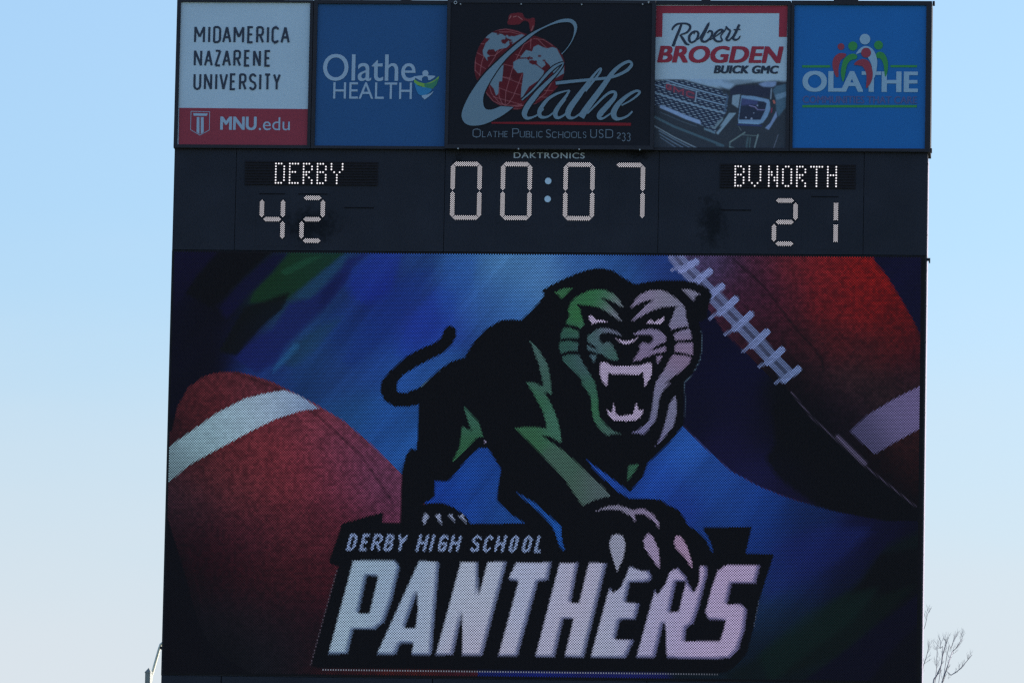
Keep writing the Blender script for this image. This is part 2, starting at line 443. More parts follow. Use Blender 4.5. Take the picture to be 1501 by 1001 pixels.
K = (0, 0, 0)
BG = [  # average colours seen over the picture's background
 (255,380,(18,20,48)),(300,385,(18,19,44)),(350,385,(15,17,30)),(400,385,(16,22,34)),(450,385,(30,62,84)),(500,378,(32,64,110)),(560,380,(34,62,128)),(620,385,(38,76,150)),(680,385,(56,108,176)),(740,385,(80,136,196)),(790,395,(78,130,192)),(850,385,(56,104,176)),(910,390,(46,92,166)),(960,385,(36,62,132)),
 (255,450,(14,16,40)),(300,450,(14,16,34)),(340,440,(13,15,22)),(380,420,(20,36,44)),(410,450,(26,52,58)),(450,430,(26,58,76)),(500,430,(28,52,112)),(560,430,(30,54,140)),(620,430,(36,66,152)),(680,430,(50,96,170)),(740,430,(66,120,188)),
 (260,520,(14,15,34)),(300,510,(14,16,30)),(330,480,(14,16,24)),(370,500,(22,28,76)),(420,480,(34,62,122)),(450,500,(34,74,134)),(500,490,(28,58,132)),(560,490,(30,62,150)),(610,480,(36,60,160)),(660,460,(38,70,160)),(720,450,(50,96,174)),
 (400,540,(34,64,138)),(450,550,(32,70,134)),(500,550,(36,72,142)),(540,530,(36,76,158)),(600,540,(40,88,172)),(640,550,(44,92,170)),(520,610,(34,80,142)),(560,630,(36,84,164)),(595,640,(38,90,168)),
 (690,690,(30,76,166)),(650,720,(24,60,150)),(700,740,(28,68,154)),(740,750,(34,80,160)),(800,770,(30,84,170)),
 (1000,660,(40,90,180)),(960,690,(34,78,174)),(960,720,(32,72,164)),(1030,700,(36,80,168)),(1070,730,(32,72,156)),(1120,750,(26,62,142)),(1000,745,(30,60,150)),(1050,780,(28,64,140)),
 (1120,800,(26,56,134)),(1180,770,(22,44,98)),(1180,810,(24,34,96)),(1240,800,(20,26,70)),(1290,790,(18,20,52)),(1340,800,(14,16,34)),
 (1130,850,(26,52,112)),(1180,850,(22,36,86)),(1240,850,(18,24,56)),(1300,850,(13,15,22)),(1340,850,(12,14,22)),
 (1120,900,(22,42,72)),(1170,900,(18,36,60)),(1230,890,(14,24,34)),(1300,880,(14,20,26)),(1340,900,(14,16,28)),
 (1110,960,(16,30,48)),(1160,960,(16,32,40)),(1210,960,(16,26,34)),(1240,930,(16,28,34)),(1290,950,(15,17,36)),(1340,970,(13,14,22)),
 (1060,990,(16,28,40)),(900,990,(26,32,96)),(780,990,(22,34,112)),(720,988,(20,32,100)),(1170,1000,(14,22,30)),
 (240,700,(14,15,26)),(240,800,(13,15,24)),(245,900,(13,15,24)),(260,980,(13,16,24)),(320,985,(14,18,28)),(370,990,(16,18,26)),
 (1345,440,(18,20,50)),(1320,390,(18,20,50)),
]
BASE = lin((13, 16, 24))
def lit(c): return np.clip(lin(c) - BASE, 0, None)
col = field(P, [(x, y, lit(c)) for x, y, c in BG], 24.) * .58
# brushed light streaks running up to the right
ca, sa = math.cos(math.radians(-50)), math.sin(math.radians(-50))
Ux = P[:, 0] * ca + P[:, 1] * sa; Vx = -P[:, 0] * sa + P[:, 1] * ca
st = .55 * vnoise(Ux / 170, Vx / 22, 3) + .3 * vnoise(Ux / 90, Vx / 9, 8) + .15 * vnoise(Ux / 50, Vx / 4, 9)
left = (P[:, 0] < 900)
col *= (1 + (st - .5) * np.where(P[:, 0] < 700, 1.0, .6))[:, None]

def g9(*a): return [(240 + a[i] / 4.69, 366 + a[i + 1] / 4.69) for i in range(0, len(a), 2)]
def brush(poly, c, al, r=3.):
    global col
    m_ = (cover(P, poly, r) + cover(P, poly, r * .4)) / 2
    col = over(col, m_ * al, lit(c))
brush(g9(1420,20,1280,130,1250,230,1300,330,1400,380,1560,300,1640,20), (24,40,132), .5, 8)
brush(g9(860,370,1010,320,1080,260,1260,60,1420,15,1300,120,1260,220,1100,420,950,560,830,680,760,790,640,850,480,740,600,640,750,540), (22,30,82), .85, 4)
brush(g9(1080,300,1180,180,1250,150,1180,300,1060,440), (17,24,62), .6, 5)
brush(g9(1260,20,1150,100,1000,230,890,330,1000,340,1090,260,1230,120), (26,56,88), .75, 4)
brush(g9(860,15,1260,15,950,260,850,340,700,370,590,370,620,290,750,150), (19,44,32), .9, 3)
brush(g9(840,180,960,120,1100,40,980,60,800,150), (26,66,52), .5, 2)
brush(g9(870,290,820,400,650,560,500,730,380,700,480,520,560,390,700,350), (14,18,22), .92, 3)
brush(g9(750,30,860,20,740,160,600,300,430,480,380,400,550,200), (16,18,46), .85, 4)
brush(g9(60,10,380,10,230,180,150,300,60,420), (16,17,40), .7, 5)
brush(g9(380,10,750,10,480,250,330,400,150,300,230,180), (12,14,18), .95, 3)
brush(g9(1250,450,1050,680,900,810,820,790,900,640,1080,520), (24,52,72), .55, 5)
brush(g9(770,790,860,690,900,640,940,660,850,760,740,860), (34,84,132), .5, 3)
brush([(600,470),(640,420),(668,430),(664,470),(640,500),(600,530),(580,520)], (26,48,138), .45, 8)
brush([(560,440),(600,400),(640,390),(610,440),(570,490),(520,540),(500,530)], (22,44,112), .4, 6)
brush([(655,376),(700,376),(690,430),(650,470),(640,430)], (34,72,150), .4, 8)
brush([(1360,772),(1300,800),(1262,850),(1200,900),(1130,950),(1060,992),(1120,1003),(1230,960),(1300,900),(1360,840)], (14,22,26), .75, 6)
brush([(1360,800),(1290,812),(1265,850),(1230,885),(1300,870),(1360,850)], (12,14,20), .85, 4)
brush([(1110,960),(1180,900),(1240,870),(1290,860),(1250,910),(1180,960),(1130,1000)], (15,30,32), .55, 5)
brush([(1360,860),(1300,905),(1230,960),(1170,1003),(1360,1003)], (14,15,32), .9, 3)
brush([(1360,900),(1310,950),(1270,1003),(1360,1003)], (12,14,20), .7, 6)
brush([(1130,800),(1200,770),(1280,775),(1230,820),(1160,860),(1120,880)], (22,32,84), .5, 7)

def leather(P, s):
    return .75 * vnoise(P[:, 0] / 4.2, P[:, 1] / 4.2, s) + .25 * vnoise(P[:, 0] / 9, P[:, 1] / 7, s + 1)
# left football
ballL = [(230,640),(252,632),(260,596),(276,568),(300,551),(324,545),(348,545),(372,551),(400,560),(424,572),(464,593),(504,617),(543,650),(571,677),(592,698),(640,760),(720,900),(700,1000),(420,1010),(367,985),(330,964),(299,933),(283,886),(271,840),(258,800),(246,760),(230,740)]
cb = field(P, [(x, y, lit(c)) for x, y, c in [
 (300,560,(84,40,50)),(350,565,(88,44,56)),(400,572,(84,46,62)),(270,600,(48,26,36)),(300,590,(78,36,44)),(265,640,(40,26,34)),
 (300,690,(76,40,48)),(260,720,(44,34,46)),(350,650,(94,44,54)),(400,640,(106,48,60)),(450,620,(112,56,74)),(500,650,(104,58,84)),(550,690,(98,60,92)),(585,720,(96,60,92)),
 (300,750,(52,34,46)),(350,720,(86,44,54)),(400,700,(104,48,60)),(450,690,(108,48,64)),(500,710,(104,52,76)),(560,750,(90,48,76)),
 (270,790,(26,18,28)),(320,800,(44,20,32)),(370,780,(62,32,46)),(420,770,(78,38,50)),(470,780,(80,38,52)),(500,770,(74,34,50)),
 (280,840,(16,16,24)),(330,850,(34,18,28)),(380,850,(48,24,34)),(430,840,(58,28,38)),(480,840,(58,26,38)),
 (300,900,(17,20,30)),(350,900,(22,24,34)),(400,900,(30,24,34)),(450,900,(38,22,34)),
 (330,950,(15,18,26)),(400,950,(20,24,34)),(450,950,(26,22,32)),(500,988,(44,22,30)),(600,988,(56,26,30)),(690,988,(50,24,36))]], 30.)
cb *= (.36 + .76 * leather(P, 21) ** 1.2 + .08 * nrng.rand(len(P)))[:, None] * np.array([.95, .78, .76])
m = cover(P, ballL)
m *= (P[:, 0] < 700) | (P[:, 1] < 980)
col = over(col, m, cb)
dark = cover(P, [(236,700),(246,760),(262,810),(274,850),(286,900),(300,935),(330,964),(375,992),(236,995)])
col = over(col, dark * .85, lit((14, 16, 25)))
# seams of the left ball
sd_ = linedist(P, [(340,545),(400,566),(470,612),(530,668),(575,735)])
col *= (1 - .5 * np.exp(-(sd_ / 2.2) ** 2) * m)[:, None]
sd_ = linedist(P, [(276,800),(290,860),(300,905),(306,940)])
col *= (1 + .5 * np.exp(-(sd_ / 1.5) ** 2))[:, None]
# its white stripe
strL = [(236,668),(248.8,654),(280,632),(320,604),(360,584),(392,576),(418,572),(440,580),(468,599),(440,602),(400,616),(360,636),(320,658),(280,680),(248,706),(236,716)]
cs = field(P, [(x, y, lit(c)) for x, y, c in [(250,690,(92,116,128)),(300,650,(128,160,176)),(350,615,(142,172,192)),(400,595,(146,170,196)),(440,590,(132,158,190)),(465,598,(100,124,170))]], 30.)
col = over(col, cover(P, strL) * .97, cs * .8 * (.9 + .2 * vnoise(P[:, 0] / 6, P[:, 1] / 6, 4))[:, None])
# right football
ballR = [(1060,360),(1268,360),(1286,388),(1300,404),(1324,444),(1340,472),(1356,505),(1380,560),(1380,790),(1350,763),(1300,763),(1260,756),(1220,748),(1164,732),(1116,714),(1072,690),(1036,658),(1000,623),(985,590),(990,470),(1030,440),(985,378)]
cr = field(P, [(x, y, lit(c)) for x, y, c in [
 (1040,385,(74,66,108)),(1070,395,(62,42,72)),(1110,385,(76,38,60)),(1160,390,(96,34,46)),(1210,390,(116,30,38)),(1260,395,(124,26,30)),(1290,420,(120,24,28)),(1320,460,(96,22,28)),(1345,510,(60,22,32)),
 (1080,430,(66,36,60)),(1120,430,(62,30,52)),(1160,440,(74,30,44)),(1210,440,(104,28,36)),(1260,450,(110,26,32)),(1310,500,(84,26,32)),
 (1100,470,(54,28,44)),(1140,490,(48,26,40)),(1180,500,(58,28,38)),(1230,500,(74,28,36)),(1280,520,(62,28,36)),(1330,550,(44,28,38)),
 (1160,540,(28,22,32)),(1200,550,(42,28,38)),(1250,560,(50,34,42)),(1290,570,(40,30,38)),(1190,590,(22,20,32)),(1230,610,(24,20,34)),(1250,600,(34,26,38)),(1330,670,(44,26,32)),(1345,700,(36,20,26)),(1300,690,(22,16,24)),(1345,740,(16,14,22))]], 22.)
cr *= (.32 + .80 * leather(P, 44) ** 1.2 + .10 * nrng.rand(len(P)))[:, None]
fd = segdist(P, (1140, 562), (1345, 752)); cr *= (.25 + .75 * np.clip(fd / 62, 0, 1))[:, None]
mR = cover(P, ballR)
col = over(col, mR, cr * .8)
# shaded underside of the ball
und = [(980,440),(1030,440),(1062,488),(1088,512),(1112,536),(1136,560),(1150,566),(1190,610),(1222,640),(1268,682),(1300,708),(1345,745),(1380,770),(1350,763),(1300,763),(1260,756),(1220,748),(1164,732),(1116,714),(1072,690),(1036,658),(1000,623),(985,590)]
cu = field(P, [(x, y, lit(c)) for x, y, c in [(1040,500,(15,17,42)),(1080,540,(16,18,46)),(1020,600,(16,18,42)),(1080,600,(18,19,46)),(1080,660,(22,22,56)),(1120,640,(15,17,36)),(1110,700,(24,26,66)),(1150,720,(20,20,48)),(1180,640,(13,15,22)),(1220,700,(13,15,22)),(1300,740,(12,14,20)),(1150,590,(13,15,24))]], 24.)
col = over(col, cover(P, und), cu * .7)
blk = [(1132,600),(1150,575),(1175,600),(1222,645),(1268,685),(1300,712),(1345,748),(1350,760),(1300,762),(1250,752),(1200,742),(1170,722),(1140,700),(1122,672),(1136,650)]
col = over(col, cover(P, blk, 3) * .9, K)
# seams and thin highlight under the laces
for pts, wd, amt in (([(1075,380),(1120,420),(1165,480),(1205,525),(1207,545)], 2.2, -.6), ([(1160,575),(1190,612),(1230,648),(1262,678),(1342,742)], 1.2, 1.4)):
    dd = np.exp(-(linedist(P, pts) / wd) ** 2)
    col *= (1 + min(amt, 0) * dd)[:, None]
    if amt > 0: col += dd[:, None] * lit((70, 66, 90)) * .4
dd = np.exp(-(segdist(P, (1228, 640), (1268, 679)) / 2.6) ** 2); col = over(col, dd * .6, lit((88, 84, 116)))
# stripe on the right ball
strR = [(1390,548),(1352,564),(1312,584),(1272,608),(1246,632),(1282,666),(1312,648),(1352,626),(1390,606)]
cs = field(P, [(x, y, lit(c)) for x, y, c in [(1345,595,(100,92,136)),(1310,612,(94,90,132)),(1270,636,(66,66,100))]], 22.)
col = over(col, cover(P, strR), cs * .75)
# laces
rt = [(1022,384),(1042,398),(1060,420),(1080,439),(1102,461),(1126,487),(1148,513),(1172,541)]
lf = [(985,396),(1004,420),(1022,444),(1041,467),(1063,491),(1089,515),(1113,538),(1137,561)]
def shade_lace(x): return .62 * lit((132 - (x - 990) * .16, 146 - (x - 990) * .12, 206 - (x - 990) * .18))
cl = np.stack([shade_lace(x) for x in np.linspace(980, 1180, 21)])
clP = np.stack([np.interp(P[:, 0], np.linspace(980, 1180, 21), cl[:, k]) for k in range(3)], 1)
spine = [(988,374),(1010,400),(1052,440),(1092,482),(1130,524),(1153,549)]
dd = linedist(P, spine); col = over(col, np.clip((9.5 - dd) / 2.5, 0, 1) * .75, clP * .34)
for off, wd, al in ((-4.5, 4.0, .85), (5, 4.0, .85)):
    dd = linedist(P, [(x + off, y - off) for x, y in spine])
    col = over(col, np.clip((wd - dd) / 1.6 + .5, 0, 1) * al, clP * .72)
for (ax, ay), (bx, by) in zip(lf, rt):
    mx_, my_ = ax * .45 + bx * .55, ay * .45 + by * .55
    dd = segdist(P, (mx_ - 7, my_ + 7), (bx - 2, by)); col = over(col, np.clip((5.0 - dd) / 1.8 + .5, 0, 1), clP * 1.1)
    dd = segdist(P, (ax, ay), (mx_, my_)); col = over(col, np.clip((2.4 - dd) / 1.6 + .5, 0, 1) * .8, clP * .8)

# ---- the panther emblem: unlit lamps make the black body
body = [(793.8,426),(817.8,413),(842,402.4),(863.6,394.8),(882.5,393),(898.7,397),(914.9,407.8),(931,417),(952.6,412.6),(974,411),(1001,411),(1020,414.5),(1039,424),(1044.4,433.4),(1040,444),(1037,456),(1036,467),(1024,472.5),(1028,486),(1029.5,505),(1026.8,526.5),(1017.4,545),(1002.5,561.5),(1003.4,585.8),(1002.5,612.8),(1001.8,624),(979,651.5),(950,679),(943,698),(923.8,721),(890,696),(858,673),(880,697),(905,720),(922.6,730.7),(947.8,730.7),(969.4,732.3),(979,740),(993.4,746),(1003,758),(1007.8,769),(1022,778.6),(1034,789.4),(1041,803.8),(1046,813),(1043.7,799),(1037.7,787),(1030.5,775.5),(1031.7,772),(1102,772.5),(1093,811),(1134.5,812.5),(1112.3,881.5),(1104.8,919.4),(1095,957),(1083,970.9),(1067,984.4),(1053,987),(471,979.5),(455.6,976),(474,906.8),(496,830),(481.7,824.7),(501,767.4),(562.5,750),(560,765.5),(587,765.5),(587.5,720.7),(589.7,690),(595,668),(601.8,657),(611,659.6),(613.8,593),(597,596.5),(579.6,596.5),(564,587.7),(557,573),(559.8,558),(570.8,544.8),(595,522.9),(617,510.8),(636.7,503),(647.7,494),(652,482),(659.8,476.7),(667.5,481),(669,492),(663,505),(650,517),(632,526),(610,538),(590.5,550),(581.8,562),(581.8,574.5),(595,576),(612.5,569),(628,556),(643,542.6),(658.7,531.6),(680.7,524),(693.8,503),(711.4,483),(733.4,470),(748.8,468),(764,469.7),(779.6,454.7),(792.7,440),(798,432)]
gap1 = [(637,705),(656.7,706),(665.5,696.5),(687.5,670),(702.9,656.5),(715,656.5),(724.8,672),(734.7,687.7),(731,707.5),(728,732.7),(749,753.6),(769.9,767),(689.7,767),(683,755.8),(665.5,743.7),(648,737),(620.4,738),(632.5,731.6),(638,727)]
gap2 = [(755.6,719.6),(773,730.5),(784,737),(801.6,753),(823,771.4),(823,787),(828,808.6),(819.6,799),(814.8,782),(808.8,770),(794,753.4),(780,741.5),(765,729)]
col = over(col, cover(P, body, .9, [gap1, gap2]), K)
# thin lit rims round the emblem
def rim(pts, c, wd=1.5, al=1.):
    global col
    col = over(col, np.clip((wd - linedist(P, pts)) * 1.2, 0, 1) * al, lit(c))
rim([(471,981),(700,983.6),(900,986.5),(1053,988.8)], (104,110,124), 1.1, .6)
rim([(455,976),(474,906.8),(494,835)], (70,66,80), 1.1, .55)
rim([(1028,486),(1029.5,505),(1026.8,526.5),(1017.4,545),(1003.5,561.5),(1004.4,585.8),(1003.5,612)], (64,84,104), 1.1, .5)
rim([(1112.3,881.5),(1104.8,919.4)], (60,70,90), 1.1, .5)
rim([(617,567),(645,543)], (70,104,140), 1.0, .4)

TEETH = .72 * lit((166, 156, 190))
def gfield():
    return field(P, [(x, y, lit(c)) for x, y, c in [(845,440,(40,96,66)),(870,435,(38,104,58)),(850,465,(38,108,56)),(885,440,(44,104,78)),(905,450,(96,110,120)),(905,465,(100,112,126)),(830,490,(40,84,74)),(835,510,(38,82,76)),(850,535,(44,84,80)),(870,570,(42,92,78)),(872,600,(42,104,70)),(885,625,(46,92,76)),(900,634,(60,92,92)),(870,490,(56,92,96)),(895,485,(92,94,128)),(885,510,(48,92,82)),(900,520,(50,92,86)),(868,520,(70,96,120)),
      (785,520,(58,96,92)),(800,560,(52,92,84)),(780,590,(40,98,70)),(815,620,(50,104,86)),(780,635,(44,96,66)),(820,680,(56,92,80)),(870,720,(70,92,96)),(850,720,(58,90,78)),(690,620,(44,96,80)),(690,645,(38,92,62)),(925,690,(40,88,68)),(823,430,(44,100,64))]], 14.)
GF = gfield(); GF = GF * .86 + GF.mean(1, keepdims=True) * np.array([.16, .12, .20])
PF = field(P, [(x, y, lit(c)) for x, y, c in [(940,440,(118,108,150)),(980,440,(112,112,142)),(1000,465,(106,110,150)),(1000,490,(112,104,148)),(1000,510,(122,98,140)),(995,535,(118,98,140)),(975,560,(108,108,150)),(962,600,(100,106,144)),(950,630,(96,96,150)),(985,610,(104,108,150)),(950,490,(108,102,146)),(945,515,(116,98,144)),(905,790,(134,142,172)),(955,800,(142,124,170)),(1000,800,(152,118,162)),(900,745,(110,108,140)),(950,750,(122,108,150)),(640,760,(118,136,176))]], 16.)
PF = PF * .7 + PF.mean(1, keepdims=True) * .3 * np.array([.96, .98, 1.14])
greens = [
 [(831.8,456),(836,445),(843,436.8),(854,430),(864.7,426),(876.7,424),(888.7,426),(899.5,431.4),(907.9,440),(914.5,452),(903,445),(893.5,440),(886,436.8),(879.7,436),(886,441),(894.7,448.7),(904,459.5),(912,472.7),(902,465.5),(891,458),(884,453.5),(872,449),(858.7,447.5),(845,445.7),(849.7,452),(851.5,459.5),(856,476),(852,481.7),(843,478),(830,475),(831.8,468),(836,462)],
 [(825.8,481),(836,480.5),(848,486),(848.5,496),(836,495.5),(822,496.7),(822,489.5)],
 [(821,501),(834.8,499.7),(847.4,502.7),(847,514),(835,514),(821.9,518.9),(819.8,508.4)],
 [(824,523),(835,519.6),(847.8,519.6),(852,526.6),(856,535),(864.5,547.6),(871.5,560),(875.7,575.5),(877,598),(878.5,610.5),(888,623),(899.5,632),(910.7,636.4),(899.5,635.5),(890.4,638.5),(880,630),(870,616),(867.3,598),(866,581),(859,571),(849.9,558),(857,561),(846.4,549),(832,536),(825.4,529.4)],
 [(866.5,489.5),(872,484.7),(881.5,480.5),(893.5,481.7),(904,486),(912.7,493),(903,490),(893.5,487.7),(882.7,487.7),(879,492),(878,499),(885,505),(887,502),(892.5,500.7),(899.5,508.4),(906.5,526.6),(902,528.7),(894,526.6),(880,518),(874,509),(862,501),(860,497),(862,492)],
 [(860,505.6),(870,510.5),(880,515.4),(880,519),(871.5,516),(861,513)],
 [(863.8,520),(874,521),(870.8,532)],
 [(812,429.6),(824,423.6),(839.6,421.8),(832,429.6),(823.4,438.5),(819,432)],
 [(776,497.6),(790,513),(802,533),(806,550),(809,579),(797,573),(808,592),(817,614),(822,636),(823,649),(806,639.6),(793,637.5),(828,662),(852,684),(885,715),(895,727),(873,732),(854,741.5),(828,703),(804,676.7),(780,651.5),(754.5,627),(780,625.5),(802,628),(797,605),(780,573),(770.8,560),(784,561),(796,567),(796,560),(790,535),(783,515)],
 [(678.7,594),(702.9,620.7),(708,640),(698.5,641.5),(683,659),(662,679),(674,654.7),(677.6,625),(691.9,632.7)],
 [(921.5,681.5),(937,680),(929.8,692),(919,705.5)],
]
pales = [
 [(924,452),(930.4,440.6),(939.5,431.6),(952.5,425.7),(966.8,425),(978.4,429),(990,436.8),(1000.5,445.8),(1005.7,456),(1005,462.7),(1009.6,478),(998,479.6),(985,483.5),(979.7,478),(985,466.6),(990,452),(994.7,449),(972,449.7),(956.4,455),(939.5,464),(925,472.5),(933,461.4),(946,448.4),(960,438.7),(947,440.6),(935.6,445.8)],
 [(986.9,490),(998,484.8),(1011,482),(1014.8,497.8),(990,498.4)],
 [(989.5,506.9),(994,503),(1016,502),(1015.6,521),(1006.5,518),(989,515.4)],
 [(986,520),(1000,521),(1013.5,523.8),(1010.7,532),(999.5,543.4),(985.5,553),(973,564),(984,560),(971.5,572.7),(966,585),(963.8,603.5),(961.7,614.7),(953.4,625.9),(942,637.8),(936.6,634),(924,635.7),(936.6,630),(952,616),(956,598),(959,572.7),(961.7,560),(973,543.4),(980,530.8)],
 [(926.5,491),(937,484.8),(951,482),(964,483.5),(972,488.7),(976,493),(976,501),(962,506.5),(955,513),(941,527),(927.5,530),(934,519.6),(939,511),(936,508),(943.4,501),(951,505),(957,500),(957.7,494),(955,491),(946,490),(933,490.6)],
 [(952,515),(976.4,507.7),(975.7,515.4),(957,519.5),(944,526)],
 [(961.7,522),(971.5,521.7),(963.8,534)],
 [(999,423.8),(1011,424.4),(1027.8,432),(1018.7,433.5),(1017.4,442),(1009.6,434)],
 [(990.4,579),(991.8,594),(992,604),(987.4,624),(971.8,643),(961,654.7),(969.4,638.4),(976.6,614),(978,607),(982,591)],
 [(872,750),(888,742.6),(904.7,740),(919,744),(927,747.4),(943,745),(957,753.4),(965.8,765.4),(966.5,773.8),(957,763),(945,753.4),(930,753.4),(932,765),(924,756),(909.5,747.4),(890,746)],
 [(892.7,796.6),(897.5,784.6),(904.7,781.7),(913,785.8),(917,796.6),(914,815.8),(905,837.4),(897.5,815.8)],
 [(943,791.8),(950,781),(957.4,787),(965.8,806),(967,833.8),(957.4,820.6),(945.4,803.8)],
 [(988,794),(991,784.6),(998,785.8),(1007.8,801.4),(1013.8,820.6),(1015,833.8),(1003,815.8),(991,803.8)],
 [(619.3,760),(623.7,751.4),(629,755.8),(621.5,770)],[(638,755.8),(644.6,752),(648.5,769),(642,762.4)],[(657,755),(662,753),(668.5,766)],[(672.5,756),(678.7,753),(684,767)],
 [(709,646),(713,646.5),(713.5,649),(710,649)],
]
teeth = [
 [(880,532),(885.5,529.4),(894,535),(899.5,537),(930,536),(938,536),(945,533),(952,530.8),(955.5,535),(955.9,546),(952,557),(945,567),(944,556),(942.9,545.5),(935,549.7),(910,548),(899.5,549),(892.5,546),(891,553),(890.4,567),(882.7,558.7),(879,547.6)],
 [(889,600),(896.7,605),(899.5,590),(903,607.7),(910.7,609.8),(928,607),(932.4,590),(935.9,602),(943.6,600.7),(938.7,612),(932.4,616),(919,617.5),(899.5,616),(892.5,610.5)],
 [(861.7,462.5),(868,463),(874,469.7),(881.5,468.5),(890,472.5),(874,473),(867.7,475),(864,469)],
 [(946,473.5),(953.8,468.6),(959,472.5),(974.5,464),(972,473),(968,475.5)],
 [(902.7,496),(912,499),(917.6,500),(923,499),(935,495),(926,502.4),(918,505.5),(909.5,502)],
]
for pl in greens: col = over(col, cover(P, pl, .9), GF * .8)
for pl in pales: col = over(col, cover(P, pl, .9), PF * .8)
for pl in teeth: col = over(col, cover(P, pl, .6), TEETH)

# ---- big slanted word
LET = [
 ([(481.7,957.7),(518,821.3),(578,821.3),(586,830),(575.6,875.6),(562.5,912),(549.5,921.7),(518,921.7),(509.9,957.7)], [[(537.8,843),(555,844),(541.7,899),(525.5,899)]]),
 ([(552.6,958.5),(614.7,822),(644,823),(632.4,959.5),(603,959),(606.8,942),(587.3,942),(579.5,959)], [[(612,865),(612.5,895),(609.5,920),(593.5,920)]]),
 ([(638.9,959.5),(675.9,823),(701,823.4),(701.5,875.6),(715,823.4),(743,823.4),(707,960.3),(677.7,960.3),(677.7,896.4),(664,959.5)], []),
 ([(730.7,961),(760.6,851),(745,849),(756.7,824.7),(808.4,824),(803,850),(789,851),(758.6,961)], []),
 ([(784.9,962),(820.6,824.7),(847.7,824.7),(836.8,883.7),(849,883.7),(863.4,824.7),(889.6,825.3),(855.8,962.7),(828,962),(841,906.5),(826,906.5),(813,962)], []),
 ([(866,963.3),(893.7,860),(899,869.4),(911,860),(923.4,830),(942.4,837),(951.9,837),(955.4,846.4),(951.9,851.8),(923.4,853),(916.7,883),(937.5,884.3),(931.6,907.3),(908.6,908),(901.8,937),(929.4,937.8),(917.5,963.3)], []),
 ([(932.9,963.3),(960,865.3),(964,872),(975,857),(981.6,838),(993.8,832.3),(1004.6,843.7),(1010,857),(1018,869.4),(1025,851.8),(1026.3,828.8),(1035.8,830),(1037,841),(1023.6,892.4),(1015.5,914),(1006,919.4),(1003.5,940),(1003.5,963.5),(977.6,963.3),(975.5,912),(972,914),(960,963.3)], [[(991,852),(1006,852),(995,896.4),(981.6,897.8)]]),
 ([(1114,828.8),(1107.5,854.5),(1072.3,854.5),(1065.5,885.6),(1085.8,885.6),(1095,892.4),(1091,924.9),(1081.8,952),(1071,963.3),(1050.6,965),(990,964.2),(996,939.7),(1056,939.7),(1064.7,908.6),(1039.8,907.3),(1033.9,897.8),(1043.9,860),(1053,835.5),(1065.5,828)], []),
]
def grey(c, k): return c * (1 - k) + c.mean(1, keepdims=True) * k * np.array([.96, .98, 1.12])
LC = field(P, [(x, y, lit(c)) for x, y, c in [(500,900,(140,172,196)),(540,830,(136,170,196)),(570,870,(134,164,198)),(620,900,(148,170,200)),(690,880,(160,174,200)),(700,940,(168,166,196)),(780,880,(156,168,204)),(830,900,(168,162,194)),(880,940,(158,166,196)),(930,900,(152,160,196)),(960,930,(160,148,196)),(1000,900,(164,148,196)),(1050,950,(172,150,196)),(1080,900,(166,144,190)),(1080,840,(166,142,190))]], 34.)
LC = grey(LC, .3)
def cmax(Q, group, r): return np.max([cover(Q, pl, r, hs) for pl, hs in group], axis=0)
for group in [[l] for l in LET[:6]] + [LET[6:]]:
    a = cmax(P, group, 1.2)
    inner = cmax(P + (4.6, 1.8), group, 1.6) * cmax(P + (1.2, 2.4), group, 1.4)
    col = over(col, a, LC * np.array([.24, .28, .38]) + LC * inner[:, None] * np.array([.50, .48, .40]))
# small italic line
def small_word(s, cells):
    global col
    for ch, (xa, xb) in zip(s, cells):
        sl = (xa - 508) * .0108
        strokes = SF[ch]; cl_ = strokes[0] == 'c'
        for stx in (strokes[1:] if cl_ else strokes):
            q = [(xa + 2 + x * (xb - xa - 4.4) + y * 5.4, 804.8 + sl - y * 20.6) for x, y in stx]
            if cl_: q.append(q[0])
            a = np.clip((2.5 - linedist(P, q)) / 1.1, 0, 1)
            col = np.maximum(col, lit((104, 122, 158)) * a[:, None])
small_word('DERBY', [(507.5,520.3),(526.7,537.8),(543.2,558),(561.8,574.6),(578.5,593.5)])
small_word('HIGH', [(609.3,624.2),(628,634),(640.7,653.5),(657.5,672.4)])
small_word('SCHOOL', [(688.4,702.2),(707,719.3),(724.1,738.5),(744.9,756.6),(764,776.9),(782.7,793.4)])

col *= (1 + .12 * (nrng.rand(len(col), 1) - .5))
col = np.clip(col, 0, 3)
lum = col.sum(1)
keep = lum > -1            # unlit lamps are there too
FILL = (PITCH * PITCH / 2)
hw, hh = .0086, .0112
col_e = col / (4 * hw * hh / FILL)
LXk, LZk, ck = LX[keep], LZ[keep], col_e[keep]
n = len(LXk)
V = np.empty((n, 4, 3), np.float32)
for k, (sx, sz) in enumerate(((-1, -1), (1, -1), (1, 1), (-1, 1))):
    V[:, k, 0] = LXk + sx * hw; V[:, k, 1] = -.010; V[:, k, 2] = LZk + sz * hh
me = bpy.data.meshes.new('led_lamps')
me.vertices.add(n * 4); me.vertices.foreach_set('co', V.reshape(-1))
me.loops.add(n * 4); me.loops.foreach_set('vertex_index', np.arange(n * 4, dtype=np.int32))
me.polygons.add(n); me.polygons.foreach_set('loop_start', np.arange(0, n * 4, 4, dtype=np.int32)); me.polygons.foreach_set('loop_total', np.full(n, 4, np.int32))
me.update(); me.validate()
at = me.attributes.new('led', 'FLOAT_COLOR', 'POINT')
at.data.foreach_set('color', np.concatenate([np.repeat(ck, 4, 0), np.ones((n * 4, 1))], 1).astype(np.float32).reshape(-1))
me.materials.append(M['led'])
tag(put('led_lamps', me, vd), kind='stuff')

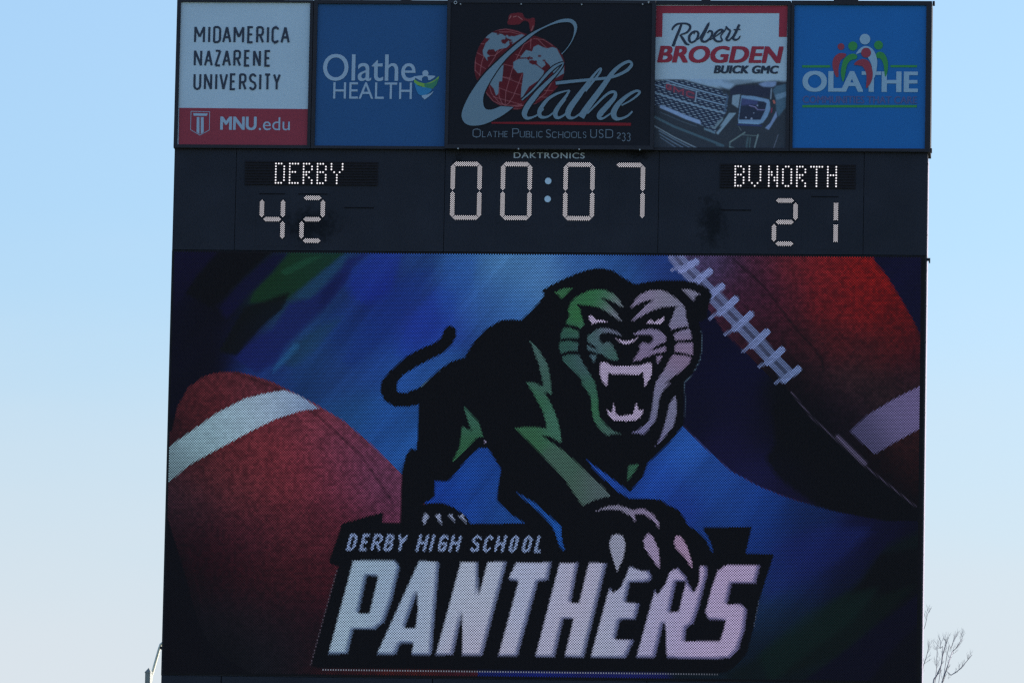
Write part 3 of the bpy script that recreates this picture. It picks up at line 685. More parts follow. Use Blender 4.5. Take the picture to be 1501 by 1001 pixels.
# ================================================================ SCORE ROW
sb = empty('scoreboard', (0, 0, ZTOP), 'dark score cabinet with lit clock and team scores between the screen and advertising row', 'scoreboard')
CH = 1.475
b = MB(); b.box(-5.5, 5.5, .02, .62, ZTOP + .004, ZTOP + CH + .15); b.build('cabinet', M['paint_dark'], sb)
b = MB(); b.box(5.502, 5.510, .05, .61, ZTOP + .01, ZTOP + CH - .03); b.build('side_panel', M['alu'], sb)
# stained paint
def stained():
    m = M['paint'].copy(); m.name = 'stained_cabinet_paint'; n_ = m.node_tree; b_ = n_.nodes['Principled BSDF']
    src = b_.inputs['Base Color'].links[0].from_socket
    tc = n_.nodes.new('ShaderNodeNewGeometry'); prev = src
    for (px, py, rx, rz) in ((1044, 325, .24, .45), (455, 330, .5, .30), (935, 225, .2, .12), (672, 235, .1, .1)):
        c = sp(px, py)
        vm = n_.nodes.new('ShaderNodeVectorMath'); vm.operation = 'SUBTRACT'; vm.inputs[1].default_value = c
        vs = n_.nodes.new('ShaderNodeVectorMath'); vs.operation = 'MULTIPLY'; vs.inputs[1].default_value = (1 / rx, 0, 1 / rz)
        ln = n_.nodes.new('ShaderNodeVectorMath'); ln.operation = 'LENGTH'
        nz = n_.nodes.new('ShaderNodeTexNoise'); nz.inputs['Scale'].default_value = 9; nz.inputs['Detail'].default_value = 6; nz.inputs['Roughness'].default_value = .7
        ad = n_.nodes.new('ShaderNodeMath'); ad.operation = 'MULTIPLY_ADD'; ad.inputs[1].default_value = 2.6
        mr = n_.nodes.new('ShaderNodeMapRange'); mr.inputs[1].default_value = 1.6; mr.inputs[2].default_value = 2.3; mr.inputs[3].default_value = .38; mr.inputs[4].default_value = 1
        mx = n_.nodes.new('ShaderNodeMix'); mx.data_type = 'RGBA'; mx.blend_type = 'MULTIPLY'; mx.inputs[0].default_value = 1
        L = n_.links.new
        L(tc.outputs['Position'], vm.inputs[0]); L(vm.outputs[0], vs.inputs[0]); L(vs.outputs[0], ln.inputs[0])
        L(tc.outputs['Position'], nz.inputs['Vector']); L(nz.outputs[0], ad.inputs[0]); L(ln.outputs['Value'], ad.inputs[2])
        L(ad.outputs[0], mr.inputs[0]); L(prev, mx.inputs[6]); L(mr.outputs[0], mx.inputs[7]); prev = mx.outputs[2]
    n_.links.new(prev, b_.inputs['Base Color'])
    return m
M['stain'] = stained()
xsm = [sp(252, 366)[0], sp(343.4, 366)[0], sp(650, 366)[0], sp(964, 370)[0], sp(1265, 370)[0], sp(1358.6, 374)[0]]
for a0, a1 in zip(xsm[:-1], xsm[1:]):
    b = MB(); b.box(a0 + .004, a1 - .004, 0, .02, ZTOP + .006, ZTOP + CH + .1); b.build('door_panel', M['stain'], sb, bevel=.003)
# recessed hairline seams, drawn as thin black strips on the face
for (xa, xb, y) in ((505, 548, 304.6), (1057, 1101, 308.0), (380, 418, 284.2), (1189, 1229, 288.5), (437, 480, 284.6)):
    b = MB(); p0 = sp(xa, y); p1 = sp(xb, y); b.box(p0[0], p1[0], -.006, .0, p0[2] - .007, p0[2] + .007)
    b.build('seam_strip', M['gasket'], sb)
for (xa, y) in ((762, 329.5), (828, 330)):
    b = MB(); text(b, 'min sec' if xa < 800 else 'quarter', xa, xa + 18, y, y + 2.4, .003); tag(b.build('faint_mark', M['frame'], sb), kind='stuff')

SEGS = {'0': 'abcdef', '1': 'bc', '2': 'abged', '4': 'fgbc', '7': 'abc'}
def digit(ch, xl, yt, wpx, hpx, label):
    P0 = sp(xl, yt, .0); s = U; x0_, z0_ = P0[0], P0[2]
    Wd, Hd = wpx * s, hpx * s; hw_ = 3.3 * s; g_ = 1.6 * s
    root_me = MB(); root_me.box(x0_ - 9 * s, x0_ + Wd + 9 * s, -.002, -.0005, z0_ - Hd - 8 * s, z0_ + 8 * s)
    root = root_me.build('digit', M['stain'], sb); root['label'] = label
    cen = {'a': ((0, 0), (1, 0)), 'd': ((0, 1), (1, 1)), 'g': ((0, .5), (1, .5)), 'f': ((0, 0), (0, .5)), 'e': ((0, .5), (0, 1)), 'b': ((1, 0), (1, .5)), 'c': ((1, .5), (1, 1))}
    for sg in SEGS[ch]:
        (ax, ay), (bx, by) = cen[sg]
        A = np.array([x0_ + ax * Wd, z0_ - ay * Hd]); B = np.array([x0_ + bx * Wd, z0_ - by * Hd])
        t = (B - A) / np.linalg.norm(B - A); nn = np.array([-t[1], t[0]])
        A = A + t * g_; B = B - t * g_
        hexa = [A, A + t * hw_ + nn * hw_, B - t * hw_ + nn * hw_, B, B - t * hw_ - nn * hw_, A + t * hw_ - nn * hw_]
        m_ = MB()
        m_.prism([(p[0], 0, p[1]) for p in hexa], .002, .008, 0, world=True)
        # staggered lamps
        L = np.linalg.norm(B - A); pit = 1.50 * s; nl = int(L / pit); cn = (A + B) / 2
        for i in range(-nl // 2 - 1, nl // 2 + 2):
            for j in range(-1 if i % 2 else -2, 3, 2):
                if i % 2: v = j * 1.30 * s
                else: v = j * 1.30 * s
                u = i * pit
                lim = L / 2 - abs(v) * .9
                if abs(u) > lim or abs(v) > hw_: continue
                q = cn + t * u + nn * v; r = .50 * s
                m_.add([(q[0] - r, -.0105, q[1] - r), (q[0] + r, -.0105, q[1] - r), (q[0] + r, -.0105, q[1] + r), (q[0] - r, -.0105, q[1] + r)], [(0, 1, 2, 3)], 1)
        m_.build('segment', [M['gasket'], M['ledw']], root)
for k, (ch, xl, yt, hh_) in enumerate((('0', 664.3, 240.6, 79.4), ('0', 737.8, 241, 79.4), ('0', 829.6, 241.6, 79.4), ('7', 903.3, 242.1, 79.2))):
    digit(ch, xl, yt, 39.4, hh_, ['first clock digit showing 0', 'second clock digit showing 0', 'third clock digit showing 0', 'last clock digit showing 7'][k])
digit('4', 384.4, 290.2, 31, 63.4, 'left score digit showing 4'); digit('2', 443.2, 290.3, 30.6, 63.4, 'left score digit showing 2')
digit('2', 1135.2, 294.2, 31, 63.6, 'right score digit showing 2'); digit('1', 1194.4, 294.4, 31, 63.8, 'right score digit showing 1')
for (x, y) in ((803.5, 265.5), (802.7, 291.9)):
    b = MB(); a = np.linspace(0, 2 * math.pi, 24, endpoint=False)
    b.prism([(x + 4.7 * math.cos(t), y + 4.7 * math.sin(t)) for t in a], 0, .01); b.build('colon_dot', M['disc'], sb)
b = MB(); text(b, 'DAKTRONICS', 753, 857, 223.6, 232, .004, bold=.008, space=1.1); b.build('lettering', M['makers'], sb)

GL = {
 'D': ["1110"] + ["1001"] * 6 + ["1110"], 'E': ["1111", "1000", "1000", "1110", "1000", "1000", "1000", "1111"],
 'R': ["1110", "1001", "1001", "1110", "1100", "1010", "1001", "1001"], 'B': ["1110", "1001", "1001", "1110", "1001", "1001", "1001", "1110"],
 'Y': ["10001"] * 3 + ["01010"] + ["00100"] * 4, 'V': ["10001"] * 6 + ["01010", "00100"], 'N': ["1001", "1001", "1101", "1101", "1011", "1011", "1001", "1001"],
 'O': ["0110"] + ["1001"] * 6 + ["0110"], 'T': ["11111"] + ["00100"] * 7, 'H': ["1001"] * 3 + ["1111"] + ["1001"] * 4}
def caption(q, xy, word, cols, lab):
    m_ = MB(); m_.quadbox(q, 0, .006); root = m_.build('caption_board', M['louvre'], sb); root['label'] = lab
    # shading louvres between the lamp rows
    pit = 4.095 * U; A = sp(*xy); z = A[2] + pit / 2
    xl = sp(q[0][0], q[0][1])[0] + .01; xr = sp(q[1][0], q[1][1])[0] - .01
    for r in range(9):
        m_ = MB(); m_.box(xl, xr, -.020, -.0065, z - r * pit - .003, z - r * pit + .003); m_.build('louvre', M['louvre'], root)
    for ch, c0 in zip(word, cols):
        m_ = MB()
        for r, row in enumerate(GL[ch]):
            for c, v in enumerate(row):
                if v == '1':
                    x = A[0] + (c0 + c) * pit; zz = A[2] - r * pit; rad = 1.12 * U
                    # real lamps are round with a flat foot
                    vs = [(x + rad * math.cos(t), -.016, zz + rad * math.sin(t)) for t in np.linspace(0, 2 * math.pi, 8, endpoint=False)]
                    m_.add(vs, [tuple(range(8))])
        tag(m_.build('character', M['ledc'], root), kind='stuff')
caption([(359, 236), (554.4, 237.7), (553.8, 272.6), (358.4, 271.2)], (404.75, 240.3), 'DERBY', [0, 5, 10, 15, 20], 'left name board reading DERBY')
caption([(1055.3, 239.9), (1254.6, 241.6), (1254, 277.4), (1054.7, 276)], (1078, 244.3), 'BVNORTH', [0, 5, 12, 17, 22, 27, 33], 'right name board reading BVNORTH')

# ================================================================ ADVERTISING PANELS
ZA = sp(700, 219)[2]
def panel(q_frame, q_face, label, face_mat, proud=.06, fmat='frame'):
    c = surv(q_frame).mean(0)
    root = empty('advertising_panel', (c[0], 0, sp(q_frame[3][0], q_frame[3][1])[2]), label, 'advertising panel')
    P_ = surv(q_frame, 0); xl = P_[[0, 3], 0].mean(); xr = P_[[1, 2], 0].mean(); zt = P_[[0, 1], 2].mean(); zb = P_[[2, 3], 2].mean()
    Q_ = surv(q_face, 0); fl = Q_[[0, 3], 0].mean(); fr = Q_[[1, 2], 0].mean(); ft = Q_[[0, 1], 2].mean(); fb = Q_[[2, 3], 2].mean()
    b = MB(); b.box(xl, xr, .0, .55, zb, zt); b.build('box', M['paint_dark'], root)
    b = MB()
    b.box(xl, xr, -proud, -.0005, ft, zt); b.box(xl, xr, -proud, -.0005, zb, fb)
    b.box(xl, fl, -proud, -.0005, fb + .0005, ft - .0005); b.box(fr, xr, -proud, -.0005, fb + .0005, ft - .0005)
    b.build('frame', M[fmat], root)
    b = MB(); b.box(fl, fr, -.028, -.001, fb, ft); b.build('face', M[face_mat], root)
    return root
F0 = .0325
p1 = panel([(260, .6), (459.5, 1.5), (455.6, 219), (255.4, 217.6)], [(264.6, 3.9), (454.9, 5.3), (451.2, 214.3), (261.8, 212.6)],
           'white advertising panel with dark university name above a red web address band', 'white')
p2 = panel([(460.3, 1.5), (661, 1.6), (656.2, 219.8), (456.4, 219)], [(466, 6.6), (656, 7.6), (651.9, 215.7), (461.9, 214.6)],
           'dark blue advertising panel with pale health lettering and a small shield', 'blue2')
p4 = panel([(957.5, 2), (1159.5, 2.4), (1156.5, 222.5), (955.5, 221.8)], [(962, 8.6), (1155, 8.6), (1151.5, 218.2), (958.4, 217)],
           'car dealer advertising panel with red lettering above a truck grille photo', 'white')
p5 = panel([(1160.3, 2.4), (1367.3, 3), (1362.6, 224), (1157.3, 222.5)], [(1165.2, 8.6), (1358.6, 8.6), (1355.3, 218.8), (1161.3, 218.3)],
           'bright blue advertising panel with five round headed figures above white lettering', 'blue5')
# the middle panel stands proud of its neighbours
p3 = panel([(657, 2.2), (962.6, 3.4), (958.3, 221.9), (653.6, 220.6)], [(661.5, 7), (957, 9), (953.5, 216.5), (658.5, 214.5)],
           'black middle advertising panel with red apple globe and flowing pale script', 'black_v', proud=.16)
for o in list(p3.children):
    if o.name.startswith('face') : o.location.y -= .12
F3 = .1525
for (x, y) in ((675, 6.4), (764, 6.4), (852.6, 7), (942, 6.6), (671.4, 218), (760, 218.4), (849, 219), (937.8, 219.6)):
    b = MB(); b.prism([(x + 1.1 * math.cos(t), y + 1.1 * math.sin(t)) for t in np.linspace(0, 6.28, 9)[:-1]], .155, .172)
    b.build('bolt', M['bolt'], p3)
b = MB()
for r0 in (2.0,):
    a = np.linspace(0, 2 * math.pi, 15)
    b.strip([(667.6 + 2. * math.cos(t), 4.2 + 2. * math.sin(t)) for t in a], 1.0, .166)
b.build('lifting_eye', M['bolt'], p3)
b = MB(); b.prism([(949.5, 2.6), (951.8, 2.2), (951.4, 5), (949.8, 5.2)], .16, .19); b.build('latch', M['bolt'], p3)
# brackets standing on the top edge
for (xa, xb, rt_) in ((377, 416, p1), (587, 602, p2), (1028, 1041, p4), (1222, 1258, p5), (528, 531, p2)):
    A = sp(xa, 2.5); B = sp(xb, 2.5); b = MB()
    b.box(A[0], B[0], .02, .14, A[2] - .02, A[2] + .16 if xb - xa > 5 else A[2] + .03)
    if xb - xa > 5: b.box(A[0] + .03, A[0] + .07, .05, .11, A[2] + .16, A[2] + .5)
    b.build('lifting_bracket', M['frame'], rt_, bevel=.004)
for (x, y, rt_) in ((1368.2, 5.5, p5), (1364.0, 221, p5)):
    A = sp(x, y); b = MB(); b.box(A[0] - .012, A[0] + .022, -.03, .05, A[2] - .03, A[2] + .03); b.build('corner_clip', M['frame'], rt_, bevel=.003)
A = sp(1361.5, 380); b = MB(); b.box(A[0] - .035, A[0] + .02, .02, .06, A[2] - .02, A[2] + .02); b.box(A[0], A[0] + .02, .02, .06, A[2] - .05, A[2] - .02)
b.build('side_latch', M['frame'], vd)
for k in range(15):
    y = 240 + k * 52
    A = sp(1359.5 - (y - 240) * .0119, y); b = MB(); b.box(5.49, 5.512, .05, .08, A[2] - .012, A[2] + .012); b.build('side_screw', M['steel'], sb if y < 370 else vd)

# ---- panel 1: university
b = MB(); b.quadbox([(262.75, 158.4), (453.9, 160.2), (452.9, 214.3), (261.8, 212.8)], .0285, F0); b.build('red_band', M['red_band'], p1)
A_ = 3.574
def ca_(x): return 240 + x / A_
def word1(s, sp_, yt, yb, name='lettering'):
    b = MB(); stroke_word(b, s, [(275 + a / 9.1, 275 + c / 9.1) for a, c in sp_], yt, yb, 3.1, F0, slope=.0045); b.build(name, M['navy'], p1)
word1('MIDAMERICA', [(85, 230), (272, 298), (338, 445), (460, 583), (610, 752), (793, 880), (912, 1018), (1055, 1080), (1117, 1220), (1238, 1362)], 38.4, 63.6)
word1('NAZARENE', [(80, 192), (218, 335), (357, 445), (460, 578), (608, 712), (750, 835), (870, 975), (1022, 1108)], 73.2, 97.8)
word1('UNIVERSITY', [(75, 180), (215, 325), (365, 390), (420, 535), (560, 645), (683, 785), (815, 918), (952, 978), (1015, 1110), (1135, 1238)], 107.6, 132.4)
b = MB(); text(b, 'MNU', 322.5, 376, 171.6, 190.4, F0 + .003, bold=.03); b.build('lettering', M['pale'], p1)
b = MB(); text(b, '.edu', 379.2, 424.7, 172.2, 191.2, F0 + .003); b.build('lettering', M['pale'], p1)
b = MB()
b.strip([(280, 163.6), (307.4, 164.2), (306.8, 191), (293, 198.4), (279.4, 190.6)], .8, F0 + .003, closed=True)
b.sheet([(283, 166.3), (304.4, 166.6), (303.4, 170.2), (284, 170)], F0 + .0034)
b.sheet([(288.4, 172), (292.4, 172), (292.3, 196.6), (288, 194.2)], F0 + .0038)
b.sheet([(294.3, 172), (298.6, 172), (298.6, 194.2), (294.3, 196.6)], F0 + .0042)
b.build('shield_emblem', M['pale'], p1)

# ---- panel 2: health
b = MB(); text(b, 'Olathe', 473, 608.9, 79.4, 118.9, F0, bold=.014); b.build('lettering', M['pale'], p2)
b = MB(); text(b, 'HEALTH', 488.2, 603.5, 120.8, 144.9, F0); b.build('lettering', M['pale'], p2)
def s6(x, y): return (590 + x / 14.3, 90 + y / 14.3)
em = MB()
em.disc(*s6(480, 255), 4.5, F0, 0)
em.sheet([s6(*p) for p in smooth([(255, 330), (330, 308), (420, 300), (545, 300), (640, 305), (690, 320), (620, 375), (545, 400), (530, 340), (480, 312), (430, 335), (405, 370), (405, 415), (320, 380)], 3, True)], F0 + .0005, mi=0)
em.sheet([s6(*p) for p in smooth([(250, 385), (330, 430), (430, 460), (520, 458), (620, 420), (700, 370), (765, 315), (740, 420), (700, 500), (620, 580), (520, 590), (400, 530), (260, 480)], 3, True)], F0 + .001, mi=1)
em.sheet([s6(*p) for p in smooth([(460, 470), (560, 470), (660, 430), (740, 370), (715, 490), (640, 560), (560, 600), (480, 560)], 3, True)], F0 + .0015, mi=2)
em.sheet([s6(*p) for p in smooth([(250, 450), (330, 520), (430, 545), (520, 560), (620, 590), (540, 680), (440, 715), (350, 705), (290, 610)], 3, True)], F0 + .002, mi=3)
em.sheet([s6(*p) for p in smooth([(400, 725), (520, 700), (590, 670), (650, 625), (600, 700), (480, 795), (455, 795)], 3, True)], F0 + .0025, mi=0)
em.build('shield_emblem', [M['pale'], vinyl('yellow_green_ink', (.28, .52, .10)), vinyl('mid_green_ink', (.07, .30, .16)), vinyl('cyan_ink', (.05, .28, .55))], p2)

# ---- panel 5: figures
def s5(x, y): return (1165 + x / 7.7, 40 + y / 7.7)
def shp(pts, k=3): return [s5(*p) for p in smooth(pts, k, True)]
e5 = MB()
e5.sheet([s5(83, 432), s5(400, 432), s5(400, 458), s5(83, 458)], F0, mi=2)
e5.sheet([s5(1080, 430), s5(1380, 430), s5(1380, 456), s5(1080, 456)], F0, mi=2)
e5.sheet([s5(85, 880), s5(1378, 880), s5(1378, 908), s5(85, 908)], F0, mi=2)
e5.build('rule_lines', [M['white5'], M['logo_red'], M['green_ink']], p5)
b = MB(); text(b, 'OLATHE', s5(85, 0)[0], s5(1390, 0)[0], s5(0, 500)[1], s5(0, 725)[1], F0 + .0005, bold=.055, space=1.0); b.build('lettering', M['white5'], p5)
b = MB(); text(b, 'COMMUNITIES THAT CARE', s5(88, 0)[0], s5(1380, 0)[0], s5(0, 775)[1], s5(0, 858)[1], F0 + .0005, bold=.012); b.build('lettering', M['dim_red'], p5)
figs = [
 ('logo_red', (522, 222, 38), [(460, 325), (510, 295), (580, 305), (560, 345), (520, 375), (498, 440), (492, 500), (492, 560), (465, 560), (440, 500), (425, 430), (432, 370)]),
 ('green_ink', (945, 205, 50), [(920, 300), (960, 278), (1010, 300), (1045, 370), (1052, 450), (1040, 530), (1020, 560), (1010, 500), (1000, 420), (970, 360), (925, 345)]),
 ('white5', (792, 138, 60), [(690, 305), (740, 240), (800, 215), (860, 235), (905, 290), (930, 380), (925, 470), (905, 560), (850, 640), (825, 680), (860, 560), (870, 450), (840, 370), (790, 300), (740, 290)]),
 ('green_ink', (655, 215, 52), [(530, 440), (550, 370), (600, 320), (660, 300), (705, 325), (690, 360), (640, 372), (600, 410), (580, 470), (565, 560), (545, 620), (525, 560), (520, 500)]),
 ('logo_red', (805, 290, 56), [(670, 425), (700, 385), (760, 362), (820, 375), (860, 430), (880, 520), (870, 600), (830, 670), (805, 685), (810, 600), (805, 520), (770, 450), (720, 432)]),
]
for k, (mn, (hx, hy, hr), bd) in enumerate(figs):
    e5 = MB(); dd = F0 + .0012 + k * .0012
    hp = s5(hx, hy); e5.disc(hp[0], hp[1], hr / 7.7, dd); e5.sheet(shp(bd), dd + .0006)
    e5.build('figure_emblem', M[mn], p5)

# ---- panel 4: dealer
def s4(x, y): return (940 + x / 3.263, y / 3.263)
b = MB()
b.sheet([(962.3, 8.9), (1154.8, 8.9), (1153.1, 54.6), (1141.6, 54.6), (1142.4, 19.8), (971.4, 19.8), (970.6, 54.6), (961.4, 54.6)], F0)
b.build('red_border', M['red_ink'], p4)
b = MB(); xw = (962.9, 987.6, 1014, 1042.5, 1070, 1097, 1119)
text(b, 'BROGDEN', s4(76, 0)[0], s4(680, 0)[0], 68, 91.6, F0, bold=.05, shear=.2, space=1.0); b.build('lettering', M['red_ink'], p4)
b = MB(); text(b, 'BUICK GMC', s4(346, 0)[0], s4(659, 0)[0], 96.6, 107.6, F0, bold=.032, shear=.2, space=1.05); b.build('lettering', M['navy'], p4)
def r1(x, y): return (960 + x / 9.1, 5 + y / 9.1)
def r2(x, y): return (1050 + x / 9.1, 5 + y / 9.1)
scr = [
 ([r1(228, 360), r1(245, 325), r1(290, 285), r1(350, 272), r1(420, 275), r1(465, 300), r1(465, 345), r1(420, 395), r1(345, 420)], [1.6, 2.4, 2.4, 2, 2.2, 2.8, 2.8, 2.2, 1.6]),
 ([r1(355, 278), r1(325, 360), r1(280, 470), r1(240, 578)], [2.4, 3.0, 3.2, 3.4]),
 ([r1(335, 422), r1(375, 480), r1(415, 540), r1(460, 555)], [2.2, 3.2, 3.2, 1.2]),
 ([r1(540, 375), r1(500, 390), r1(460, 440), r1(460, 500), r1(490, 525), r1(545, 495), r1(578, 430), r1(570, 385), r1(535, 380), r1(520, 415)], [2, 2.4, 3, 3, 2.2, 2.2, 2.6, 2.4, 1.8, 1.4]),
 ([r1(540, 500), r1(590, 470), r1(640, 400), r1(715, 275), r1(660, 400), r1(620, 490), r1(670, 515), r1(735, 470), r1(765, 400), r1(735, 370), r1(700, 400)], [1, 1.4, 2, 2.6, 3, 3, 2.4, 2.4, 2.6, 2.2, 1.4]),
 ([r1(740, 490), r1(800, 450), r1(870, 400), r1(905, 365), r1(870, 355), r1(810, 400), r1(785, 465), r1(830, 510), r1(895, 500), r2(60, 440), r2(110, 370), r2(140, 320)], [1.2, 1.4, 1.8, 2.2, 2.2, 2.6, 3, 2.4, 2, 1.6, 1.6, 2]),
 ([r2(125, 310), r2(160, 350), r2(185, 370), r2(160, 430), r2(135, 480), r2(165, 498), r2(225, 440), r2(265, 370), r2(308, 285)], [2, 2.4, 2, 2.8, 3, 2, 1.6, 2, 2.8]),
 ([r2(300, 300), r2(265, 380), r2(225, 460), r2(250, 492), r2(295, 475), r2(320, 435)], [2.8, 3, 3, 2.4, 1.8, 1.2]),
 ([r2(230, 355), r2(322, 352)], [1.6, 1.4]),
]
b = MB()
for k, (pt, ww) in enumerate(scr):
    q = smooth(pt, 5); wi = np.interp(np.linspace(0, len(ww) - 1, len(q)), range(len(ww)), ww)
    b.strip(q, wi * 1.25, F0 + .0005 + k * .0003)
b.build('script_lettering', M['navy'], p4)

def picture(name, x0, x1, y0, y1, step, d, painter, parent):
    """a printed picture: a fine sheet whose points carry the ink"""
    A = sp(x0, y0, d); B = sp(x1, y1, d)
    nxp = int((x1 - x0) / step); nyp = int((y1 - y0) / step)
    X = np.linspace(A[0], B[0], nxp); Z = np.linspace(A[2], B[2], nyp)
    gx, gz = np.meshgrid(X, Z); Wp = np.stack([gx.ravel(), np.full(gx.size, -d), gz.ravel()], 1)
    ink, alpha = painter(invs(Wp))
    me = bpy.data.meshes.new(name)
    idx = np.arange(nxp * nyp).reshape(nyp, nxp)
    F = np.stack([idx[1:, :-1].ravel(), idx[1:, 1:].ravel(), idx[:-1, 1:].ravel(), idx[:-1, :-1].ravel()], 1)
    if alpha is not None:
        F = F[(alpha[F] > .5).any(1)]
    me.vertices.add(len(Wp)); me.vertices.foreach_set('co', Wp.astype(np.float32).reshape(-1))
    nf = len(F); me.loops.add(nf * 4); me.loops.foreach_set('vertex_index', F.astype(np.int32).reshape(-1))
    me.polygons.add(nf); me.polygons.foreach_set('loop_start', np.arange(0, nf * 4, 4, dtype=np.int32)); me.polygons.foreach_set('loop_total', np.full(nf, 4, np.int32))
    me.update(); me.validate()
    at = me.attributes.new('ink', 'FLOAT_COLOR', 'POINT')
    at.data.foreach_set('color', np.concatenate([ink, np.ones((len(ink), 1))], 1).astype(np.float32).reshape(-1))
    me.materials.append(M['print'])
    return put(name, me, parent)
def soft(P, poly, r=1.0):
    a = np.zeros(len(P))
    for k in range(8):
        t = k * math.pi / 4 + .3; q = r * (.5 if k % 2 else 1.)
        a += inpoly(P + (q * math.cos(t), q * math.sin(t)), poly)
    return a / 8
INKW = np.array([.64, .75, .84])
def ink(c):                         # sheet seen in the shade -> ink reflectance
    return np.clip(lin(c) / np.array([.173, .259, .356]) * .8, .004, .85)
def t3(x, y): return (955 + x / 9.1, 110 + y / 9.1)
def t4(x, y): return (1050 + x / 9.1, 110 + y / 9.1)
def truck(P):
    x, y = P[:, 0], P[:, 1]
    c = np.tile(ink((30, 40, 54)), (len(P), 1))
    dk = ink((24, 34, 50)); md = ink((60, 84, 108)); lt = ink((92, 124, 156)); hi = ink((104, 142, 180))
    # white sky fading into the bonnet
    hood = [(950, 100), (1170, 100)] + [t4(930, 90), t4(800, 80), t4(640, 90), t4(500, 95), t4(380, 110), t4(240, 130), t4(180, 190), t4(0, 140), t3(940, 190), t3(760, 150), t3(560, 95), t3(420, 60), t3(200, 60), t3(40, 70)]
    c = over(c, soft(P, hood, 2.2), INKW)
    c = over(c, soft(P, [t3(440, 62), t3(700, 20), t3(955, 40), t4(240, 130), t4(180, 190), t4(0, 150), t3(760, 145)], 2.5) * .55, ink((88, 120, 160)))
    c = over(c, soft(P, [t4(60, 80), t4(300, 60), t4(560, 70), t4(420, 105), t4(250, 128)], 2.5) * .55, ink((40, 60, 84)))
    # grille block
    gr = [t3(40, 90), t3(200, 72), t3(430, 75), t3(700, 150), t3(955, 210), t4(60, 215), t4(150, 290), t4(140, 480), t4(60, 600), t4(0, 690), t3(860, 775), t3(640, 660), t3(400, 560), t3(120, 430), t3(40, 400)]
    c = over(c, soft(P, gr, 1.2), ink((26, 38, 62)))
    # bars and dashes running down to the right
    th = math.radians(16.5); u = (x - 955) * math.cos(th) + (y - 110) * math.sin(th); v = -(x - 955) * math.sin(th) + (y - 110) * math.cos(th)
    v2 = v + .0011 * (u - 60) ** 2 * .35
    ing = soft(P, gr, 1.2)
    row = np.floor(v2 / 3.05); fr = v2 / 3.05 - row
    dash = ((u + (row % 2) * 4.6 + row * .9) / 9.2) % 1.0
    a = np.clip((.24 - np.abs(fr - .5)) * 6, 0, 1) * np.clip((.33 - np.abs(dash - .5)) * 7, 0, 1)
    c = over(c, a * ing * .95, ink((96, 124, 152)))
    for v0 in (2.0, 13.5, 24.5):
        a = np.clip((1.3 - np.abs(v2 - v0)) * 1.4, 0, 1); c = over(c, a * ing * .9, ink((84, 116, 150)))
    # red badge
    bd = [t3(190, 115), t3(610, 235), t3(600, 335), t3(590, 350), t3(480, 300), t3(340, 255), t3(185, 195)]
    c = over(c, soft(P, bd, .8), ink((44, 44, 66)))
    for ch, (ox, oy), (rx, ry), (ux, uy) in (('G', (200, 185), (58, 17), (2, -62)), ('M', (300, 232), (120, 36), (2, -72)), ('C', (470, 282), (95, 30), (4, -66))):
        for stx in SF[ch]:
            q = [t3(ox + x_ * rx + y_ * ux, oy + x_ * ry + y_ * uy) for x_, y_ in stx]
            c = over(c, np.clip(1.35 - linedist(P, q), 0, 1) * .9, ink((104, 46, 66)))
    for a_, b_, w_ in ((t3(600, 230), t3(585, 350), 1.1), (t3(190, 110), t3(610, 222), .8)):
        c = over(c, np.clip(w_ - segdist(P, a_, b_) + .3, 0, 1) * .8, lt)
    # chrome strips under the grille
    for pl, cc in (([t3(120, 400), t3(250, 450), t3(450, 535), t3(650, 610), t3(660, 665), t3(450, 590), t3(250, 500), t3(110, 440)], (88, 118, 162)),
                   ([t3(700, 705), t3(850, 760), t3(850, 790), t3(700, 730)], (66, 96, 122)),
                   ([t3(955, 560), t3(955, 600), t3(850, 720), t3(760, 690), t3(840, 690)], (72, 98, 120)),
                   ([t4(0, 640), t4(60, 590), t4(0, 700)], (72, 98, 120)),
                   ([t3(860, 775), t3(955, 670), t4(40, 700), t4(170, 510), t4(265, 510), t4(30, 790), t3(890, 800)], (82, 112, 140)),
                   ([t4(215, 275), t4(320, 258), t4(290, 445), t4(205, 390)], (84, 112, 140)),
                   ([t4(115, 230), t4(165, 290), t4(120, 500), t4(95, 500), t4(140, 300)], (44, 66, 96))):
        c = over(c, soft(P, pl, .8), ink(cc))
    # dark body between grille and lamp
    c = over(c, soft(P, [t4(180, 190), t4(300, 140), t4(560, 140), t4(730, 180), t4(715, 305), t4(560, 290), t4(340, 255), t4(215, 265), t4(200, 380)], 1.0) * .9, ink((26, 34, 56)))
    c = over(c, soft(P, [t4(560, 120), t4(660, 92), t4(800, 90), t4(795, 140), t4(750, 165), t4(620, 160)], 1.4) * .9, ink((84, 112, 156)))
    # headlamp
    lampo = [t4(335, 275), t4(500, 285), t4(700, 330), t4(715, 370), t4(720, 460), t4(680, 560), t4(620, 640), t4(560, 662), t4(300, 645), t4(290, 610), t4(310, 440)]
    c = over(c, soft(P, lampo, .8), ink((76, 110, 150)))
    c = over(c, soft(P, [t4(340, 315), t4(640, 360), t4(672, 380), t4(650, 480), t4(590, 600), t4(300, 600), t4(318, 440)], .8), ink((24, 34, 56)))
    c = over(c, soft(P, [t4(345, 310), t4(560, 350), t4(540, 400), t4(420, 400), t4(330, 410)], 1.6) * .8, ink((46, 58, 104)))
    for q_, r_ in ((t4(548, 410), 1.2), (t4(500, 510), .8), (t4(470, 585), 1.6), (t4(395, 570), 1.2)):
        c = over(c, np.clip(r_ + .5 - np.linalg.norm(P - np.array(q_), axis=1), 0, 1) * .8, ink((100, 124, 160)))
